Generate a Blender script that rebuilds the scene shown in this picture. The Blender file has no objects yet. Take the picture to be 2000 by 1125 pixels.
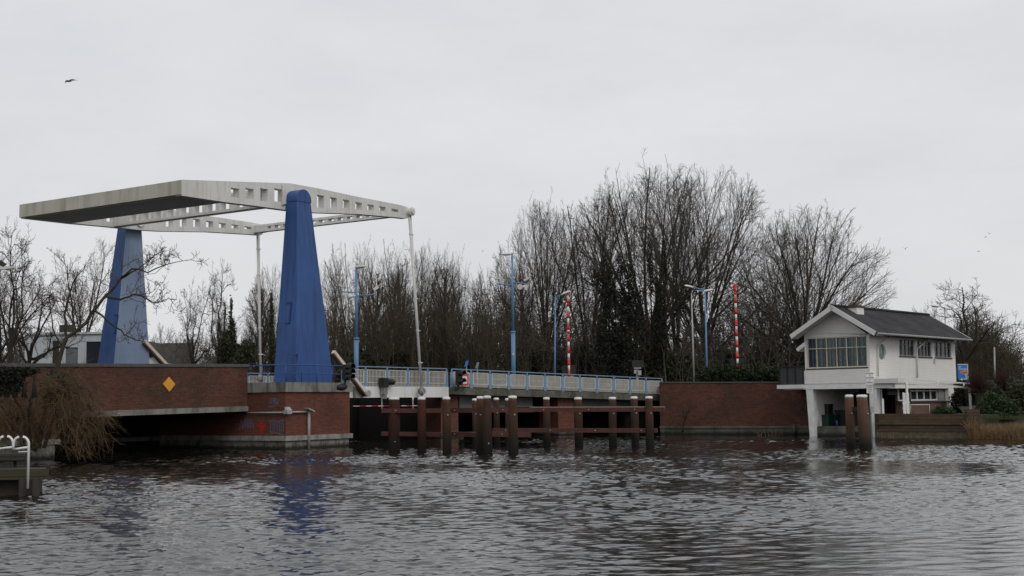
import bpy, math, random
import numpy as np
from mathutils import Vector, Matrix
random.seed(7); rng = np.random.default_rng(7)
SC = bpy.context.scene
COL = SC.collection
# ------------------------------------------------------------------ camera model
FPX, HZ, ROLL = 2500.0, 788.0, math.radians(0.7)
CAM = np.array([0.0, 0.0, 2.5])
PITCH = math.atan((HZ - 562.5) / FPX)
cP, sP, cR, sR = math.cos(PITCH), math.sin(PITCH), math.cos(ROLL), math.sin(ROLL)
def ray(u, v):
    X0 = (u - 1000) / FPX; Y0 = (562.5 - v) / FPX
    X = X0 * cR + Y0 * sR; Y = -X0 * sR + Y0 * cR
    return np.array([X, cP - Y * sP, sP + Y * cP])
def G(u, v, z=0.0):                       # where a sight line meets the level z
    r = ray(u, v); return CAM + r * ((z - 2.5) / r[2])
def D(u, v, d):                           # point of a sight line d metres ahead
    r = ray(u, v); return CAM + r * (d / r[1])
def PL(u, v, p0, n):                      # where a sight line meets a plane
    r = ray(u, v); return CAM + r * (np.dot(p0 - CAM, n) / np.dot(r, n))
def ZH(u, v, d): return D(u, v, d)[2]
def N(v): v = np.asarray(v, float); return v / np.linalg.norm(v)
UP = np.array([0., 0., 1.])

cam = bpy.data.objects.new('camera', bpy.data.cameras.new('camera')); COL.objects.link(cam)
cam.data.sensor_width = 36; cam.data.lens = FPX / 2000 * 36; cam.data.clip_end = 6000
R0 = np.array([1., 0, 0]); U0 = np.array([0, -sP, cP]); Fw = np.array([0, cP, sP])
Rv = cR * R0 - sR * U0; Uv = sR * R0 + cR * U0
M = Matrix(((Rv[0], Uv[0], -Fw[0], 0), (Rv[1], Uv[1], -Fw[1], 0), (Rv[2], Uv[2], -Fw[2], 2.5), (0, 0, 0, 1)))
cam.matrix_world = M; SC.camera = cam

# ------------------------------------------------------------------ materials
def newmat(name):
    m = bpy.data.materials.new(name); m.use_nodes = True
    nt = m.node_tree; b = nt.nodes['Principled BSDF']; return m, nt, b
def nd(nt, t, **kw):
    n = nt.nodes.new(t)
    for k, v in kw.items():
        if k in n.inputs: n.inputs[k].default_value = v
        else: setattr(n, k, v)
    return n
def mix(nt, fac, a, b, blend='MIX'):
    n = nt.nodes.new('ShaderNodeMix'); n.data_type = 'RGBA'; n.blend_type = blend
    for idx, val in ((0, fac), (6, a), (7, b)):
        if hasattr(val, 'is_linked') or isinstance(val, bpy.types.NodeSocket): nt.links.new(val, n.inputs[idx])
        elif idx == 0: n.inputs[0].default_value = val
        else: n.inputs[idx].default_value = (*val, 1)
    return n.outputs[2]
def ramp(nt, src, lo, hi):
    n = nt.nodes.new('ShaderNodeMapRange'); n.inputs[1].default_value = lo; n.inputs[2].default_value = hi
    nt.links.new(src, n.inputs[0]); return n.outputs[0]
def noise(nt, scale, detail=4, vec=None, mp=None, rough=.6):
    n = nt.nodes.new('ShaderNodeTexNoise'); n.inputs['Scale'].default_value = scale
    n.inputs['Detail'].default_value = detail; n.inputs['Roughness'].default_value = rough
    if vec is None:
        vec = nt.nodes.new('ShaderNodeTexCoord').outputs['Object']
    if mp:
        k = nt.nodes.new('ShaderNodeMapping'); k.inputs['Scale'].default_value = mp
        nt.links.new(vec, k.inputs[0]); vec = k.outputs[0]
    nt.links.new(vec, n.inputs['Vector']); return n.outputs['Fac']
def bump(nt, b, h, strength=.3, dist=.02):
    n = nt.nodes.new('ShaderNodeBump'); n.inputs['Strength'].default_value = strength; n.inputs['Distance'].default_value = dist
    nt.links.new(h, n.inputs['Height']); nt.links.new(n.outputs[0], b.inputs['Normal'])
def pmat(name, c1, c2=None, scale=1.5, rough=.6, streak=None, sfac=.6, bmp=.15, metal=0, spec=.4, slo=.5, shi=.75, smp=(5, 5, .35), foot=None):
    m, nt, b = newmat(name)
    b.inputs['Roughness'].default_value = rough; b.inputs['Metallic'].default_value = metal
    b.inputs['Specular IOR Level'].default_value = spec
    if c2 is None: c2 = tuple(x * .8 for x in c1)
    h = noise(nt, scale, 6)
    col = mix(nt, ramp(nt, h, .35, .68), c1, c2)
    if streak:
        s = noise(nt, 1.0, 5, mp=smp)
        f = nt.nodes.new('ShaderNodeMath'); f.operation = 'MULTIPLY'; f.inputs[1].default_value = sfac
        nt.links.new(ramp(nt, s, slo, shi), f.inputs[0])
        col = mix(nt, f.outputs[0], col, streak)
    if foot:                                   # weed and grime that the water leaves just above its level
        gp = nt.nodes.new('ShaderNodeNewGeometry'); sx = nt.nodes.new('ShaderNodeSeparateXYZ'); nt.links.new(gp.outputs['Position'], sx.inputs[0])
        w = nt.nodes.new('ShaderNodeMath'); w.operation = 'MULTIPLY_ADD'; w.inputs[1].default_value = -.35; nt.links.new(noise(nt, 2.5, 5, mp=(3, 3, .6)), w.inputs[0]); nt.links.new(sx.outputs[2], w.inputs[2])
        col = mix(nt, ramp(nt, w.outputs[0], .16, -.06), col, foot)
    nt.links.new(col, b.inputs['Base Color'])
    if bmp: bump(nt, b, noise(nt, scale * 8, 4), bmp, .02)
    return m
def brickmat(name, c1, c2, mortar, dirt, pale, dlo=.45, dhi=.7, dfac=.8):
    m, nt, b = newmat(name); b.inputs['Roughness'].default_value = .85; b.inputs['Specular IOR Level'].default_value = .2
    uv = nt.nodes.new('ShaderNodeTexCoord').outputs['UV']
    br = nt.nodes.new('ShaderNodeTexBrick'); nt.links.new(uv, br.inputs['Vector'])
    br.inputs['Scale'].default_value = 1; br.inputs['Brick Width'].default_value = .23; br.inputs['Row Height'].default_value = .085
    br.inputs['Mortar Size'].default_value = .011; br.inputs['Bias'].default_value = -.1
    br.inputs['Color1'].default_value = (*c1, 1); br.inputs['Color2'].default_value = (*c2, 1); br.inputs['Mortar'].default_value = (*mortar, 1)
    v1 = noise(nt, 5, 3, uv, (1, 3, 1)); col = mix(nt, ramp(nt, v1, .3, .7), br.outputs['Color'], tuple(x * .72 for x in c2), 'MIX')
    col = mix(nt, .55, col, br.outputs['Color'])
    d = noise(nt, .35, 7, uv, (1, 1.4, 1), .65)
    f = nt.nodes.new('ShaderNodeMath'); f.operation = 'MULTIPLY'; f.inputs[1].default_value = dfac
    nt.links.new(ramp(nt, d, dlo, dhi), f.inputs[0]); col = mix(nt, f.outputs[0], col, dirt)
    s = noise(nt, 1.6, 6, uv, (2.2, .8, 1), .7); f = nt.nodes.new('ShaderNodeMath'); f.operation = 'MULTIPLY'; f.inputs[1].default_value = .45
    nt.links.new(ramp(nt, s, .6, .8), f.inputs[0]); col = mix(nt, f.outputs[0], col, pale)
    m1 = noise(nt, 1.7, 7, uv, (1, 3.6, 1), .75); f = nt.nodes.new('ShaderNodeMath'); f.operation = 'MULTIPLY'; f.inputs[1].default_value = .75
    nt.links.new(ramp(nt, m1, .48, .66), f.inputs[0]); col = mix(nt, f.outputs[0], col, tuple(x * .45 for x in c2))
    m2 = noise(nt, 2.3, 7, uv, (1.2, 4.5, 1), .75); f = nt.nodes.new('ShaderNodeMath'); f.operation = 'MULTIPLY'; f.inputs[1].default_value = .7
    nt.links.new(ramp(nt, m2, .54, .7), f.inputs[0]); col = mix(nt, f.outputs[0], col, tuple(x * 1.5 for x in c1))
    p = noise(nt, 9, 3, uv, (1, 2.6, 1)); f = nt.nodes.new('ShaderNodeMath'); f.operation = 'MULTIPLY'; f.inputs[1].default_value = .6
    nt.links.new(ramp(nt, p, .61, .72), f.inputs[0]); col = mix(nt, f.outputs[0], col, pale)
    nt.links.new(col, b.inputs['Base Color']); bump(nt, b, br.outputs['Fac'], .3, -.01)
    return m
def plankmat(name, c1, c2, gap, row=.2, green=None, width=3.0):
    m, nt, b = newmat(name); b.inputs['Roughness'].default_value = .85; b.inputs['Specular IOR Level'].default_value = .2
    uv = nt.nodes.new('ShaderNodeTexCoord').outputs['UV']
    br = nt.nodes.new('ShaderNodeTexBrick'); nt.links.new(uv, br.inputs['Vector'])
    br.inputs['Scale'].default_value = 1; br.inputs['Brick Width'].default_value = width; br.inputs['Row Height'].default_value = row
    br.inputs['Mortar Size'].default_value = .014; br.inputs['Color1'].default_value = (*c1, 1); br.inputs['Color2'].default_value = (*c2, 1)
    br.inputs['Mortar'].default_value = (*gap, 1)
    g = noise(nt, 3, 6, uv, (.5, 9, 1)); col = mix(nt, ramp(nt, g, .3, .75), br.outputs['Color'], tuple(x * .5 for x in c1))
    if green:
        d = noise(nt, .8, 5, uv); col = mix(nt, ramp(nt, d, .45, .75), col, green)
    nt.links.new(col, b.inputs['Base Color']); bump(nt, b, br.outputs['Fac'], .4, -.015)
    return m
def timbermat(name, c1, c2, dark, foot=(.012, .012, .009)):
    m, nt, b = newmat(name); b.inputs['Roughness'].default_value = .85; b.inputs['Specular IOR Level'].default_value = .2
    oc = nt.nodes.new('ShaderNodeTexCoord').outputs['Object']
    ob = nt.nodes.new('ShaderNodeObjectInfo')
    g = noise(nt, 2.2, 7, oc, (7, 7, .6), .65); col = mix(nt, ramp(nt, g, .3, .7), c1, c2)
    w = noise(nt, 1.1, 5, oc, (1, 1, .7)); col = mix(nt, ramp(nt, w, .45, .72), col, dark)
    v = nt.nodes.new('ShaderNodeMath'); v.operation = 'MULTIPLY'; v.inputs[1].default_value = .55; nt.links.new(ob.outputs['Random'], v.inputs[0])
    col = mix(nt, v.outputs[0], col, dark)
    sx = nt.nodes.new('ShaderNodeSeparateXYZ'); nt.links.new(oc, sx.inputs[0])
    wob = nt.nodes.new('ShaderNodeMath'); wob.operation = 'MULTIPLY_ADD'; wob.inputs[1].default_value = .5; nt.links.new(g, wob.inputs[0]); nt.links.new(sx.outputs[2], wob.inputs[2])
    col = mix(nt, ramp(nt, wob.outputs[0], 3.0, .9), col, dark)
    col = mix(nt, ramp(nt, wob.outputs[0], .95, .45), col, foot)      # weed and wet band that stays at the waterline
    nt.links.new(col, b.inputs['Base Color']); bump(nt, b, g, .5, .03)
    return m
def leafmat(name, c1, c2, scale=.8):
    m, nt, b = newmat(name); b.inputs['Roughness'].default_value = .7; b.inputs['Specular IOR Level'].default_value = .25
    h = noise(nt, scale, 5); col = mix(nt, ramp(nt, h, .35, .65), c1, c2); nt.links.new(col, b.inputs['Base Color'])
    return m
MT = {}
MT['brick'] = brickmat('brick_dark_red', (.175, .052, .032), (.105, .036, .025), (.14, .1, .085), (.05, .035, .027), (.24, .19, .16), .36, .6, .82)
MT['brick_pier'] = brickmat('brick_red', (.19, .055, .036), (.14, .045, .032), (.15, .1, .08), (.06, .045, .032), (.2, .14, .11), .44, .7, .62)
MT['brick_painted_shade'] = brickmat('brick_shade_black', (.016, .009, .008), (.012, .008, .007), (.012, .01, .009), (.006, .005, .005), (.018, .015, .013))  # near-black brick: the shade below the bridge is put into its colour
MT['concrete'] = pmat('concrete_weathered', (.27, .265, .24), (.19, .185, .165), 1.2, .9, (.05, .052, .038), .85, .3, slo=.44, shi=.68, smp=(1.9, 1.9, .55), foot=(.018, .018, .013))
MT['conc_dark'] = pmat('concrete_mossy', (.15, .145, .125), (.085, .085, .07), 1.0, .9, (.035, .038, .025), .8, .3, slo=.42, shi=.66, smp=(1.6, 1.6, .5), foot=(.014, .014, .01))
MT['conc_light'] = pmat('concrete_pale', (.34, .33, .3), (.24, .235, .215), 1.6, .9, (.1, .095, .08), .8, .3, slo=.44, shi=.7, smp=(2.2, 2.2, 1.2))
MT['cap_grey'] = pmat('coping_grey', (.1, .1, .1), (.07, .07, .068), 1, .85, (.17, .165, .15), .5)
MT['white_steel'] = pmat('white_steel', (.72, .715, .69), (.6, .595, .565), .7, .45, (.38, .35, .27), .6, .06, slo=.52, shi=.76)
MT['cw_steel'] = pmat('counterweight_steel', (.52, .5, .43), (.44, .425, .37), .7, .6, (.25, .235, .16), .7, .06, slo=.45, shi=.7, smp=(2.2, 2.2, .25))
MT['steel_under'] = pmat('grey_underside', (.5, .5, .49), (.4, .4, .39), .5, .7)
MT['fascia'] = pmat('white_fascia', (.8, .8, .8), (.74, .745, .75), .8, .4, (.5, .5, .46), .45, .04)
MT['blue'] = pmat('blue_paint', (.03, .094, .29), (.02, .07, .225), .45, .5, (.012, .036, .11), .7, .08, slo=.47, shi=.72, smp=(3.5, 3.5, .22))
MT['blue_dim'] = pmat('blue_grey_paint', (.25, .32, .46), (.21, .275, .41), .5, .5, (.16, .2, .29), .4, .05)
MT['blue_edge'] = pmat('blue_trim', (.015, .04, .17), None, 1, .4)
MT['post_blue'] = pmat('pale_blue_paint', (.12, .255, .44), (.105, .225, .4), 1.5, .45, (.1, .17, .26), .3, .03)
MT['rail_blue'] = pmat('railing_blue', (.2, .32, .47), (.165, .275, .42), 1.5, .5, (.2, .25, .3), .4, .03)
MT['picket'] = pmat('cream_pickets', (.62, .6, .55), (.52, .5, .46), 2, .5, (.35, .33, .28), .4, 0)
MT['grey_metal'] = pmat('galvanised_grey', (.42, .42, .42), (.34, .34, .345), 3, .5, metal=.3)
MT['lamp_white'] = pmat('lamp_white', (.75, .75, .74), None, 3, .4)
MT['cam_white'] = pmat('camera_white', (.7, .69, .66), None, 3, .45)
MT['black'] = pmat('black_plastic', (.012, .012, .013), (.02, .02, .02), 3, .5)
MT['rubber'] = pmat('dark_lens', (.01, .01, .012), None, 3, .15)
MT['strut'] = pmat('strut_beige', (.72, .63, .56), (.62, .54, .48), 2, .6)
MT['strut_side'] = pmat('strut_brown', (.12, .06, .04), (.08, .045, .03), 2, .7)
MT['pile'] = timbermat('pile_timber', (.19, .08, .045), (.09, .055, .038), (.024, .018, .014))
MT['pile_red'] = timbermat('pile_red_timber', (.16, .05, .034), (.09, .036, .026), (.026, .014, .011))
MT['dol'] = timbermat('dolphin_timber', (.25, .125, .07), (.15, .08, .05), (.06, .04, .03))
MT['waling'] = pmat('waling_timber', (.1, .034, .027), (.058, .025, .021), 2, .8, (.03, .02, .017), .7)
MT['pale_edge'] = pmat('weathered_edge', (.34, .26, .22), (.25, .18, .15), 4, .8)
MT['cap_white'] = pmat('pile_cap_white', (.82, .8, .78), (.7, .68, .66), 5, .6)
MT['yellow'] = pmat('sign_yellow', (.78, .36, .035), (.7, .33, .04), 1, .5)
MT['red'] = pmat('signal_red', (.62, .035, .02), (.55, .03, .02), 2, .45)
MT['white'] = pmat('white_paint', (.8, .8, .79), None, 2, .45)
MT['white_wall'] = None
MT['soffit'] = pmat('soffit_white', (.68, .67, .65), (.6, .6, .58), 2, .6)
MT['frame_cream'] = pmat('window_frame_cream', (.68, .62, .5), (.6, .55, .44), 4, .5)
MT['frame_grey'] = pmat('window_frame_grey', (.3, .3, .3), (.24, .24, .24), 4, .5)
MT['frame_dark'] = pmat('dark_sill', (.07, .05, .035), None, 4, .6)
MT['curtain'] = pmat('curtain_grey_green', (.42, .5, .5), (.29, .36, .36), 3, .9)
MT['curtain_dark'] = pmat('curtain_dark', (.15, .18, .19), (.1, .12, .125), 3, .9)
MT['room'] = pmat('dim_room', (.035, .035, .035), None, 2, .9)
MT['redbrown'] = pmat('red_brown_board', (.06, .02, .015), (.04, .015, .012), 2, .8)
MT['bin'] = pmat('bin_black', (.02, .024, .024), None, 2, .5)
MT['bin_green'] = pmat('bin_green', (.012, .045, .03), None, 2, .5)
MT['bin_blue'] = pmat('tube_blue', (.03, .08, .4), None, 2, .5)
MT['tiles'] = None
MT['sign_blue'] = pmat('sign_blue', (.03, .2, .62), (.028, .18, .57), 1, .4)
MT['orange'] = pmat('route_orange', (.8, .3, .03), None, 1, .4)
MT['dark_text'] = pmat('lettering_dark', (.03, .035, .09), None, 5, .6)
MT['graf_blue'] = pmat('spray_blue', (.14, .165, .26), (.1, .11, .18), 6, .8)
MT['graf_red'] = pmat('spray_red', (.5, .025, .018), (.4, .02, .016), 4, .7)
MT['bark'] = pmat('bark_dark', (.04, .032, .025), (.024, .02, .016), 4, .95, bmp=.5)
MT['twig'] = pmat('twig_brown', (.095, .076, .062), (.066, .055, .046), .5, .95, bmp=0)
MT['twig_olive'] = pmat('twig_olive', (.088, .073, .045), (.062, .051, .034), .3, .95, bmp=0)
MT['bark_grey'] = pmat('bark_grey', (.06, .05, .038), (.035, .032, .022), 4, .95, bmp=.4)
MT['willow'] = pmat('willow_twig', (.16, .1, .05), (.1, .065, .034), .6, .9, bmp=0)
MT['willow_bark'] = pmat('willow_bark', (.05, .042, .03), (.028, .027, .017), 3, .95, bmp=.5)
MT['ivy'] = leafmat('ivy_leaf', (.014, .017, .011), (.024, .027, .017))
MT['ivy_green'] = leafmat('ivy_green_leaf', (.036, .044, .02), (.055, .06, .032))
MT['hedge'] = leafmat('hedge_leaf', (.028, .04, .015), (.016, .024, .01))
MT['bush'] = leafmat('bush_leaf', (.026, .045, .017), (.04, .058, .024))
MT['bush_pale'] = leafmat('bush_pale_leaf', (.06, .078, .045), (.04, .06, .03))
MT['dead_leaf'] = leafmat('dead_leaf', (.1, .035, .018), (.07, .028, .016))
MT['pollard_twig'] = pmat('pollard_twig', (.055, .027, .018), (.04, .02, .015), .6, .95, bmp=0)
MT['reed'] = leafmat('reed_straw', (.27, .17, .09), (.18, .115, .06), .7)
MT['grass'] = leafmat('grass_green', (.06, .08, .028), (.045, .055, .022))
MT['soil'] = pmat('earth', (.05, .045, .03), (.035, .045, .02), .4, .95, bmp=.4)
MT['bank_soil'] = pmat('bank_soil', (.05, .05, .025), (.045, .036, .024), .6, .95, bmp=.4)
MT['asphalt'] = pmat('asphalt', (.06, .06, .062), (.045, .045, .046), 2, .9)
MT['dock'] = plankmat('dock_wood', (.085, .078, .05), (.065, .06, .036), (.015, .015, .012), .28, (.045, .05, .022), 4)
MT['dock_dark'] = pmat('dock_dark_wood', (.045, .035, .03), (.025, .022, .018), 2, .9)
MT['grey_plank'] = plankmat('grey_plank', (.075, .068, .06), (.055, .05, .044), (.02, .02, .02), .22)
MT['retain'] = plankmat('retaining_planks', (.15, .1, .068), (.085, .058, .04), (.012, .01, .008), .2, (.05, .05, .026), 2.2)
MT['pile_sheet'] = pmat('sheet_boards', (.13, .11, .07), (.06, .055, .035), 3, .9, (.24, .2, .14), .6, smp=(9, 9, .5))
MT['terrace_brick'] = brickmat('terrace_brick', (.22, .12, .09), (.18, .1, .08), (.18, .14, .12), (.09, .06, .05), (.25, .2, .17))
MT['container'] = pmat('container_white', (.55, .58, .6), (.48, .51, .54), .6, .6, (.3, .32, .34), .4)
MT['navy'] = pmat('navy_glass', (.012, .018, .03), None, 2, .3)
MT['grey_door'] = pmat('grey_door', (.16, .18, .2), None, 2, .6)
MT['roof_brown'] = pmat('roof_brown', (.05, .042, .034), (.035, .03, .025), 3, .9)
MT['bird'] = pmat('bird_grey', (.035, .033, .035), (.05, .05, .05), 3, .8)
MT['mesh_fence'] = pmat('fence_grey', (.05, .052, .052), (.035, .036, .036), 2, .7)
MT['grey_pipe'] = pmat('grey_conduit', (.36, .35, .33), (.28, .27, .25), 3, .6)
MT['pylon_wall'] = pmat('girder_grey', (.14, .15, .14), (.1, .105, .1), 1, .8)
def white_brick():
    m, nt, b = newmat('painted_brick_white'); b.inputs['Roughness'].default_value = .7
    uv = nt.nodes.new('ShaderNodeTexCoord').outputs['UV']
    br = nt.nodes.new('ShaderNodeTexBrick'); nt.links.new(uv, br.inputs['Vector']); br.inputs['Scale'].default_value = 1
    br.inputs['Brick Width'].default_value = .3; br.inputs['Row Height'].default_value = .11; br.inputs['Mortar Size'].default_value = .01
    br.inputs['Color1'].default_value = (.83, .815, .78, 1); br.inputs['Color2'].default_value = (.79, .775, .74, 1); br.inputs['Mortar'].default_value = (.69, .67, .63, 1)
    s = noise(nt, 1, 6, uv, (3, .5, 1)); f = nt.nodes.new('ShaderNodeMath'); f.operation = 'MULTIPLY'; f.inputs[1].default_value = .22
    nt.links.new(ramp(nt, s, .52, .75), f.inputs[0]); col = mix(nt, f.outputs[0], br.outputs['Color'], (.45, .42, .36))
    nt.links.new(col, b.inputs['Base Color']); bump(nt, b, br.outputs['Fac'], .3, -.01); return m
MT['white_wall'] = white_brick()
def tilemat():
    m, nt, b = newmat('roof_tiles_grey'); b.inputs['Roughness'].default_value = .8; b.inputs['Specular IOR Level'].default_value = .15
    uv = nt.nodes.new('ShaderNodeTexCoord').outputs['UV']
    br = nt.nodes.new('ShaderNodeTexBrick'); nt.links.new(uv, br.inputs['Vector']); br.inputs['Scale'].default_value = 1
    br.inputs['Brick Width'].default_value = .26; br.inputs['Row Height'].default_value = .3; br.inputs['Mortar Size'].default_value = .055
    br.inputs['Color1'].default_value = (.055, .055, .06, 1); br.inputs['Color2'].default_value = (.042, .042, .046, 1); br.inputs['Mortar'].default_value = (.014, .014, .016, 1)
    n = noise(nt, .6, 5, uv); col = mix(nt, ramp(nt, n, .4, .75), br.outputs['Color'], (.075, .075, .072))
    col = mix(nt, .6, br.outputs['Color'], col); nt.links.new(col, b.inputs['Base Color']); bump(nt, b, br.outputs['Fac'], .8, -.04); return m
MT['tiles'] = tilemat()
def glassmat():
    m = bpy.data.materials.new('window_glass'); m.use_nodes = True; nt = m.node_tree; nt.nodes.clear()
    o = nt.nodes.new('ShaderNodeOutputMaterial'); g = nt.nodes.new('ShaderNodeBsdfGlossy'); g.inputs['Roughness'].default_value = .05
    t = nt.nodes.new('ShaderNodeBsdfTransparent'); t.inputs[0].default_value = (.8, .85, .85, 1)
    x = nt.nodes.new('ShaderNodeMixShader'); fr = nt.nodes.new('ShaderNodeFresnel'); fr.inputs[0].default_value = 1.5
    nt.links.new(fr.outputs[0], x.inputs[0]); nt.links.new(t.outputs[0], x.inputs[1]); nt.links.new(g.outputs[0], x.inputs[2]); nt.links.new(x.outputs[0], o.inputs[0])
    return m
MT['glass'] = glassmat()

# ------------------------------------------------------------------ mesh building
class MB:
    def __init__(s): s.v = []; s.f = []; s.m = []; s.s = []
    def add(s, vs, fs, mi=0, sm=False):
        o = len(s.v); s.v.extend([tuple(map(float, p)) for p in vs])
        for f in fs: s.f.append(tuple(i + o for i in f)); s.m.append(mi); s.s.append(sm)
        return s
    def obox(s, o, ex, ey, ez, mi=0):
        o, ex, ey, ez = [np.asarray(a, float) for a in (o, ex, ey, ez)]
        vs = [o, o + ex, o + ex + ey, o + ey, o + ez, o + ex + ez, o + ex + ey + ez, o + ey + ez]
        return s.add(vs, [(0, 3, 2, 1), (4, 5, 6, 7), (0, 1, 5, 4), (1, 2, 6, 5), (2, 3, 7, 6), (3, 0, 4, 7)], mi)
    def cbox(s, c, sx, sy, sz, ax=None, mi=0):      # centred box; ax = horizontal x direction
        ax = N(ax) if ax is not None else np.array([1., 0, 0]); ay = np.cross(UP, ax); ay = N(ay)
        az = np.cross(ax, ay)
        c = np.asarray(c, float)
        return s.obox(c - ax * sx / 2 - ay * sy / 2 - az * sz / 2, ax * sx, ay * sy, az * sz, mi)
    def bar(s, p0, p1, w, h, mi=0, up=UP):           # box beam from p0 to p1
        p0 = np.asarray(p0, float); p1 = np.asarray(p1, float); d = p1 - p0; n = N(d)
        sd = np.cross(n, up); sd = N(sd) if np.linalg.norm(sd) > 1e-6 else np.array([1., 0, 0]); u2 = np.cross(sd, n)
        return s.obox(p0 - sd * w / 2 - u2 * h / 2, d, sd * w, u2 * h, mi)
    def prism(s, poly, ext, mi=0):
        n = len(poly); ext = np.asarray(ext, float); P = [np.asarray(p, float) for p in poly]
        vs = P + [p + ext for p in P]
        fs = [tuple(range(n))[::-1], tuple(range(n, 2 * n))] + [(i, (i + 1) % n, (i + 1) % n + n, i + n) for i in range(n)]
        return s.add(vs, fs, mi)
    def tube(s, pts, rads, n=8, mi=0, cap=True, sm=True):
        pts = [np.asarray(p, float) for p in pts]
        if not hasattr(rads, '__len__'): rads = [rads] * len(pts)
        vs = []; k = len(pts)
        ref = None
        for i, p in enumerate(pts):
            t = pts[min(i + 1, k - 1)] - pts[max(i - 1, 0)]; t = N(t)
            if ref is None: ref = np.array([0., 0, 1]) if abs(t[2]) < .9 else np.array([1., 0, 0])
            a = np.cross(t, ref); a = N(a); b = np.cross(t, a); ref = -b if False else ref
            for j in range(n):
                q = 2 * math.pi * j / n; vs.append(p + rads[i] * (a * math.cos(q) + b * math.sin(q)))
        fs = [(i * n + j, i * n + (j + 1) % n, (i + 1) * n + (j + 1) % n, (i + 1) * n + j) for i in range(k - 1) for j in range(n)]
        s.add(vs, fs, mi, sm)
        if cap:
            o = len(s.v) - n * k
            s.f.append(tuple(o + j for j in range(n))[::-1]); s.m.append(mi); s.s.append(False)
            s.f.append(tuple(o + (k - 1) * n + j for j in range(n))); s.m.append(mi); s.s.append(False)
        return s
    def ell(s, c, ax, ay, az, nu=10, nv=6, mi=0):     # ellipsoid from three half axes
        c, ax, ay, az = [np.asarray(a, float) for a in (c, ax, ay, az)]
        vs = [c - az]
        for i in range(1, nv):
            t = math.pi * i / nv - math.pi / 2
            for j in range(nu):
                q = 2 * math.pi * j / nu; vs.append(c + az * math.sin(t) + math.cos(t) * (ax * math.cos(q) + ay * math.sin(q)))
        vs.append(c + az); L = len(vs) - 1
        fs = [(0, 1 + (j + 1) % nu, 1 + j) for j in range(nu)]
        for i in range(nv - 2):
            for j in range(nu): fs.append((1 + i * nu + j, 1 + i * nu + (j + 1) % nu, 1 + (i + 1) * nu + (j + 1) % nu, 1 + (i + 1) * nu + j))
        fs += [(L, 1 + (nv - 2) * nu + j, 1 + (nv - 2) * nu + (j + 1) % nu) for j in range(nu)]
        return s.add(vs, fs, mi, True)
    def build(s, name, mats, parent=None, uv=True):
        if not isinstance(mats, (list, tuple)): mats = [mats]
        me = bpy.data.meshes.new(name)
        V = np.array(s.v, float)
        if parent is not None:
            Mi = np.array(world_of(parent).inverted()); V = V @ Mi[:3, :3].T + Mi[:3, 3]
        me.from_pydata(V.tolist(), [], s.f)
        for m in mats: me.materials.append(MT[m] if isinstance(m, str) else m)
        me.polygons.foreach_set('material_index', s.m); me.polygons.foreach_set('use_smooth', s.s)
        if uv: boxuv(me, s)
        me.update()
        ob = bpy.data.objects.new(name, me); COL.objects.link(ob)
        if parent is not None: ob.parent = parent
        return ob
def boxuv(me, s):
    W = np.array(s.v, float); l = me.uv_layers.new(name='UVMap'); data = np.zeros((len(me.loops), 2)); k = 0
    for f in s.f:
        P = W[list(f)]; a = P[1] - P[0]; b = P[2] - P[0]; n = np.cross(a, b); L = np.linalg.norm(n)
        if L < 1e-12 and len(f) > 3: n = np.cross(P[2] - P[0], P[3] - P[0]); L = np.linalg.norm(n)
        n = n / L if L > 1e-12 else UP
        if abs(n[2]) > .95: data[k:k + len(f)] = P[:, :2]
        else:
            h = np.array([-n[1], n[0], 0]); h = h / np.linalg.norm(h)
            if h[0] < -1e-6 or (abs(h[0]) < 1e-6 and h[1] < 0): h = -h
            w = np.cross(n, h); w = w if w[2] > 0 else -w
            data[k:k + len(f), 0] = P @ h; data[k:k + len(f), 1] = P @ w
        k += len(f)
    l.data.foreach_set('uv', data.ravel())
def world_of(o):
    m = Matrix.LocRotScale(o.location, o.rotation_euler, o.scale)
    return world_of(o.parent) @ m if o.parent else m
def tag(o, label=None, cat=None, group=None, kind=None):
    if label: o['label'] = label
    if cat: o['category'] = cat
    if group: o['group'] = group
    if kind: o['kind'] = kind
    return o
def thing(name, label, cat, loc=(0, 0, 0), group=None, rz=0):
    o = bpy.data.objects.new(name, None); COL.objects.link(o); o.location = [float(x) for x in loc]; o.rotation_euler = (0, 0, rz)
    o.empty_display_size = .3
    return tag(o, label, cat, group)
def copy_tree(o, parent=None):
    c = o.copy(); COL.objects.link(c); c.parent = parent
    for ch in list(o.children): copy_tree(ch, c)
    return c
def solid(name, mats, label, cat, mb, group=None): return tag(mb.build(name, mats), label, cat, group)
def structure(name, mats, mb): return tag(mb.build(name, mats), kind='structure')

# ------------------------------------------------------------------ sky and sun
SUN_EL, SUN_AZ = math.radians(42), math.radians(150)      # azimuth clockwise from +Y: behind the camera, to the right
wd = bpy.data.worlds.new('World'); SC.world = wd; wd.use_nodes = True
nt = wd.node_tree; bg = nt.nodes['Background']
sky = nt.nodes.new('ShaderNodeTexSky'); sky.sky_type = 'NISHITA'; sky.sun_disc = False
sky.sun_elevation = SUN_EL; sky.sun_rotation = SUN_AZ; sky.air_density = 1.5; sky.dust_density = 3
tc = nt.nodes.new('ShaderNodeTexCoord').outputs['Generated']
cl = noise(nt, 2.6, 7, tc, (1, 1, 3.0), .6); cl2 = noise(nt, .7, 3, tc, (1, 1, 2))
c_a = mix(nt, ramp(nt, cl, .36, .64), (6.5, 6.68, 6.98), (7.95, 7.95, 8.2))
c_b = mix(nt, .4, c_a, mix(nt, ramp(nt, cl2, .35, .65), (6.9, 7.02, 7.3), (7.7, 7.72, 7.95)))
cloudy = mix(nt, .94, sky.outputs[0], c_b)                  # an overcast deck over the clear sky
nt.links.new(cloudy, bg.inputs['Color']); bg.inputs['Strength'].default_value = .1
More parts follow.
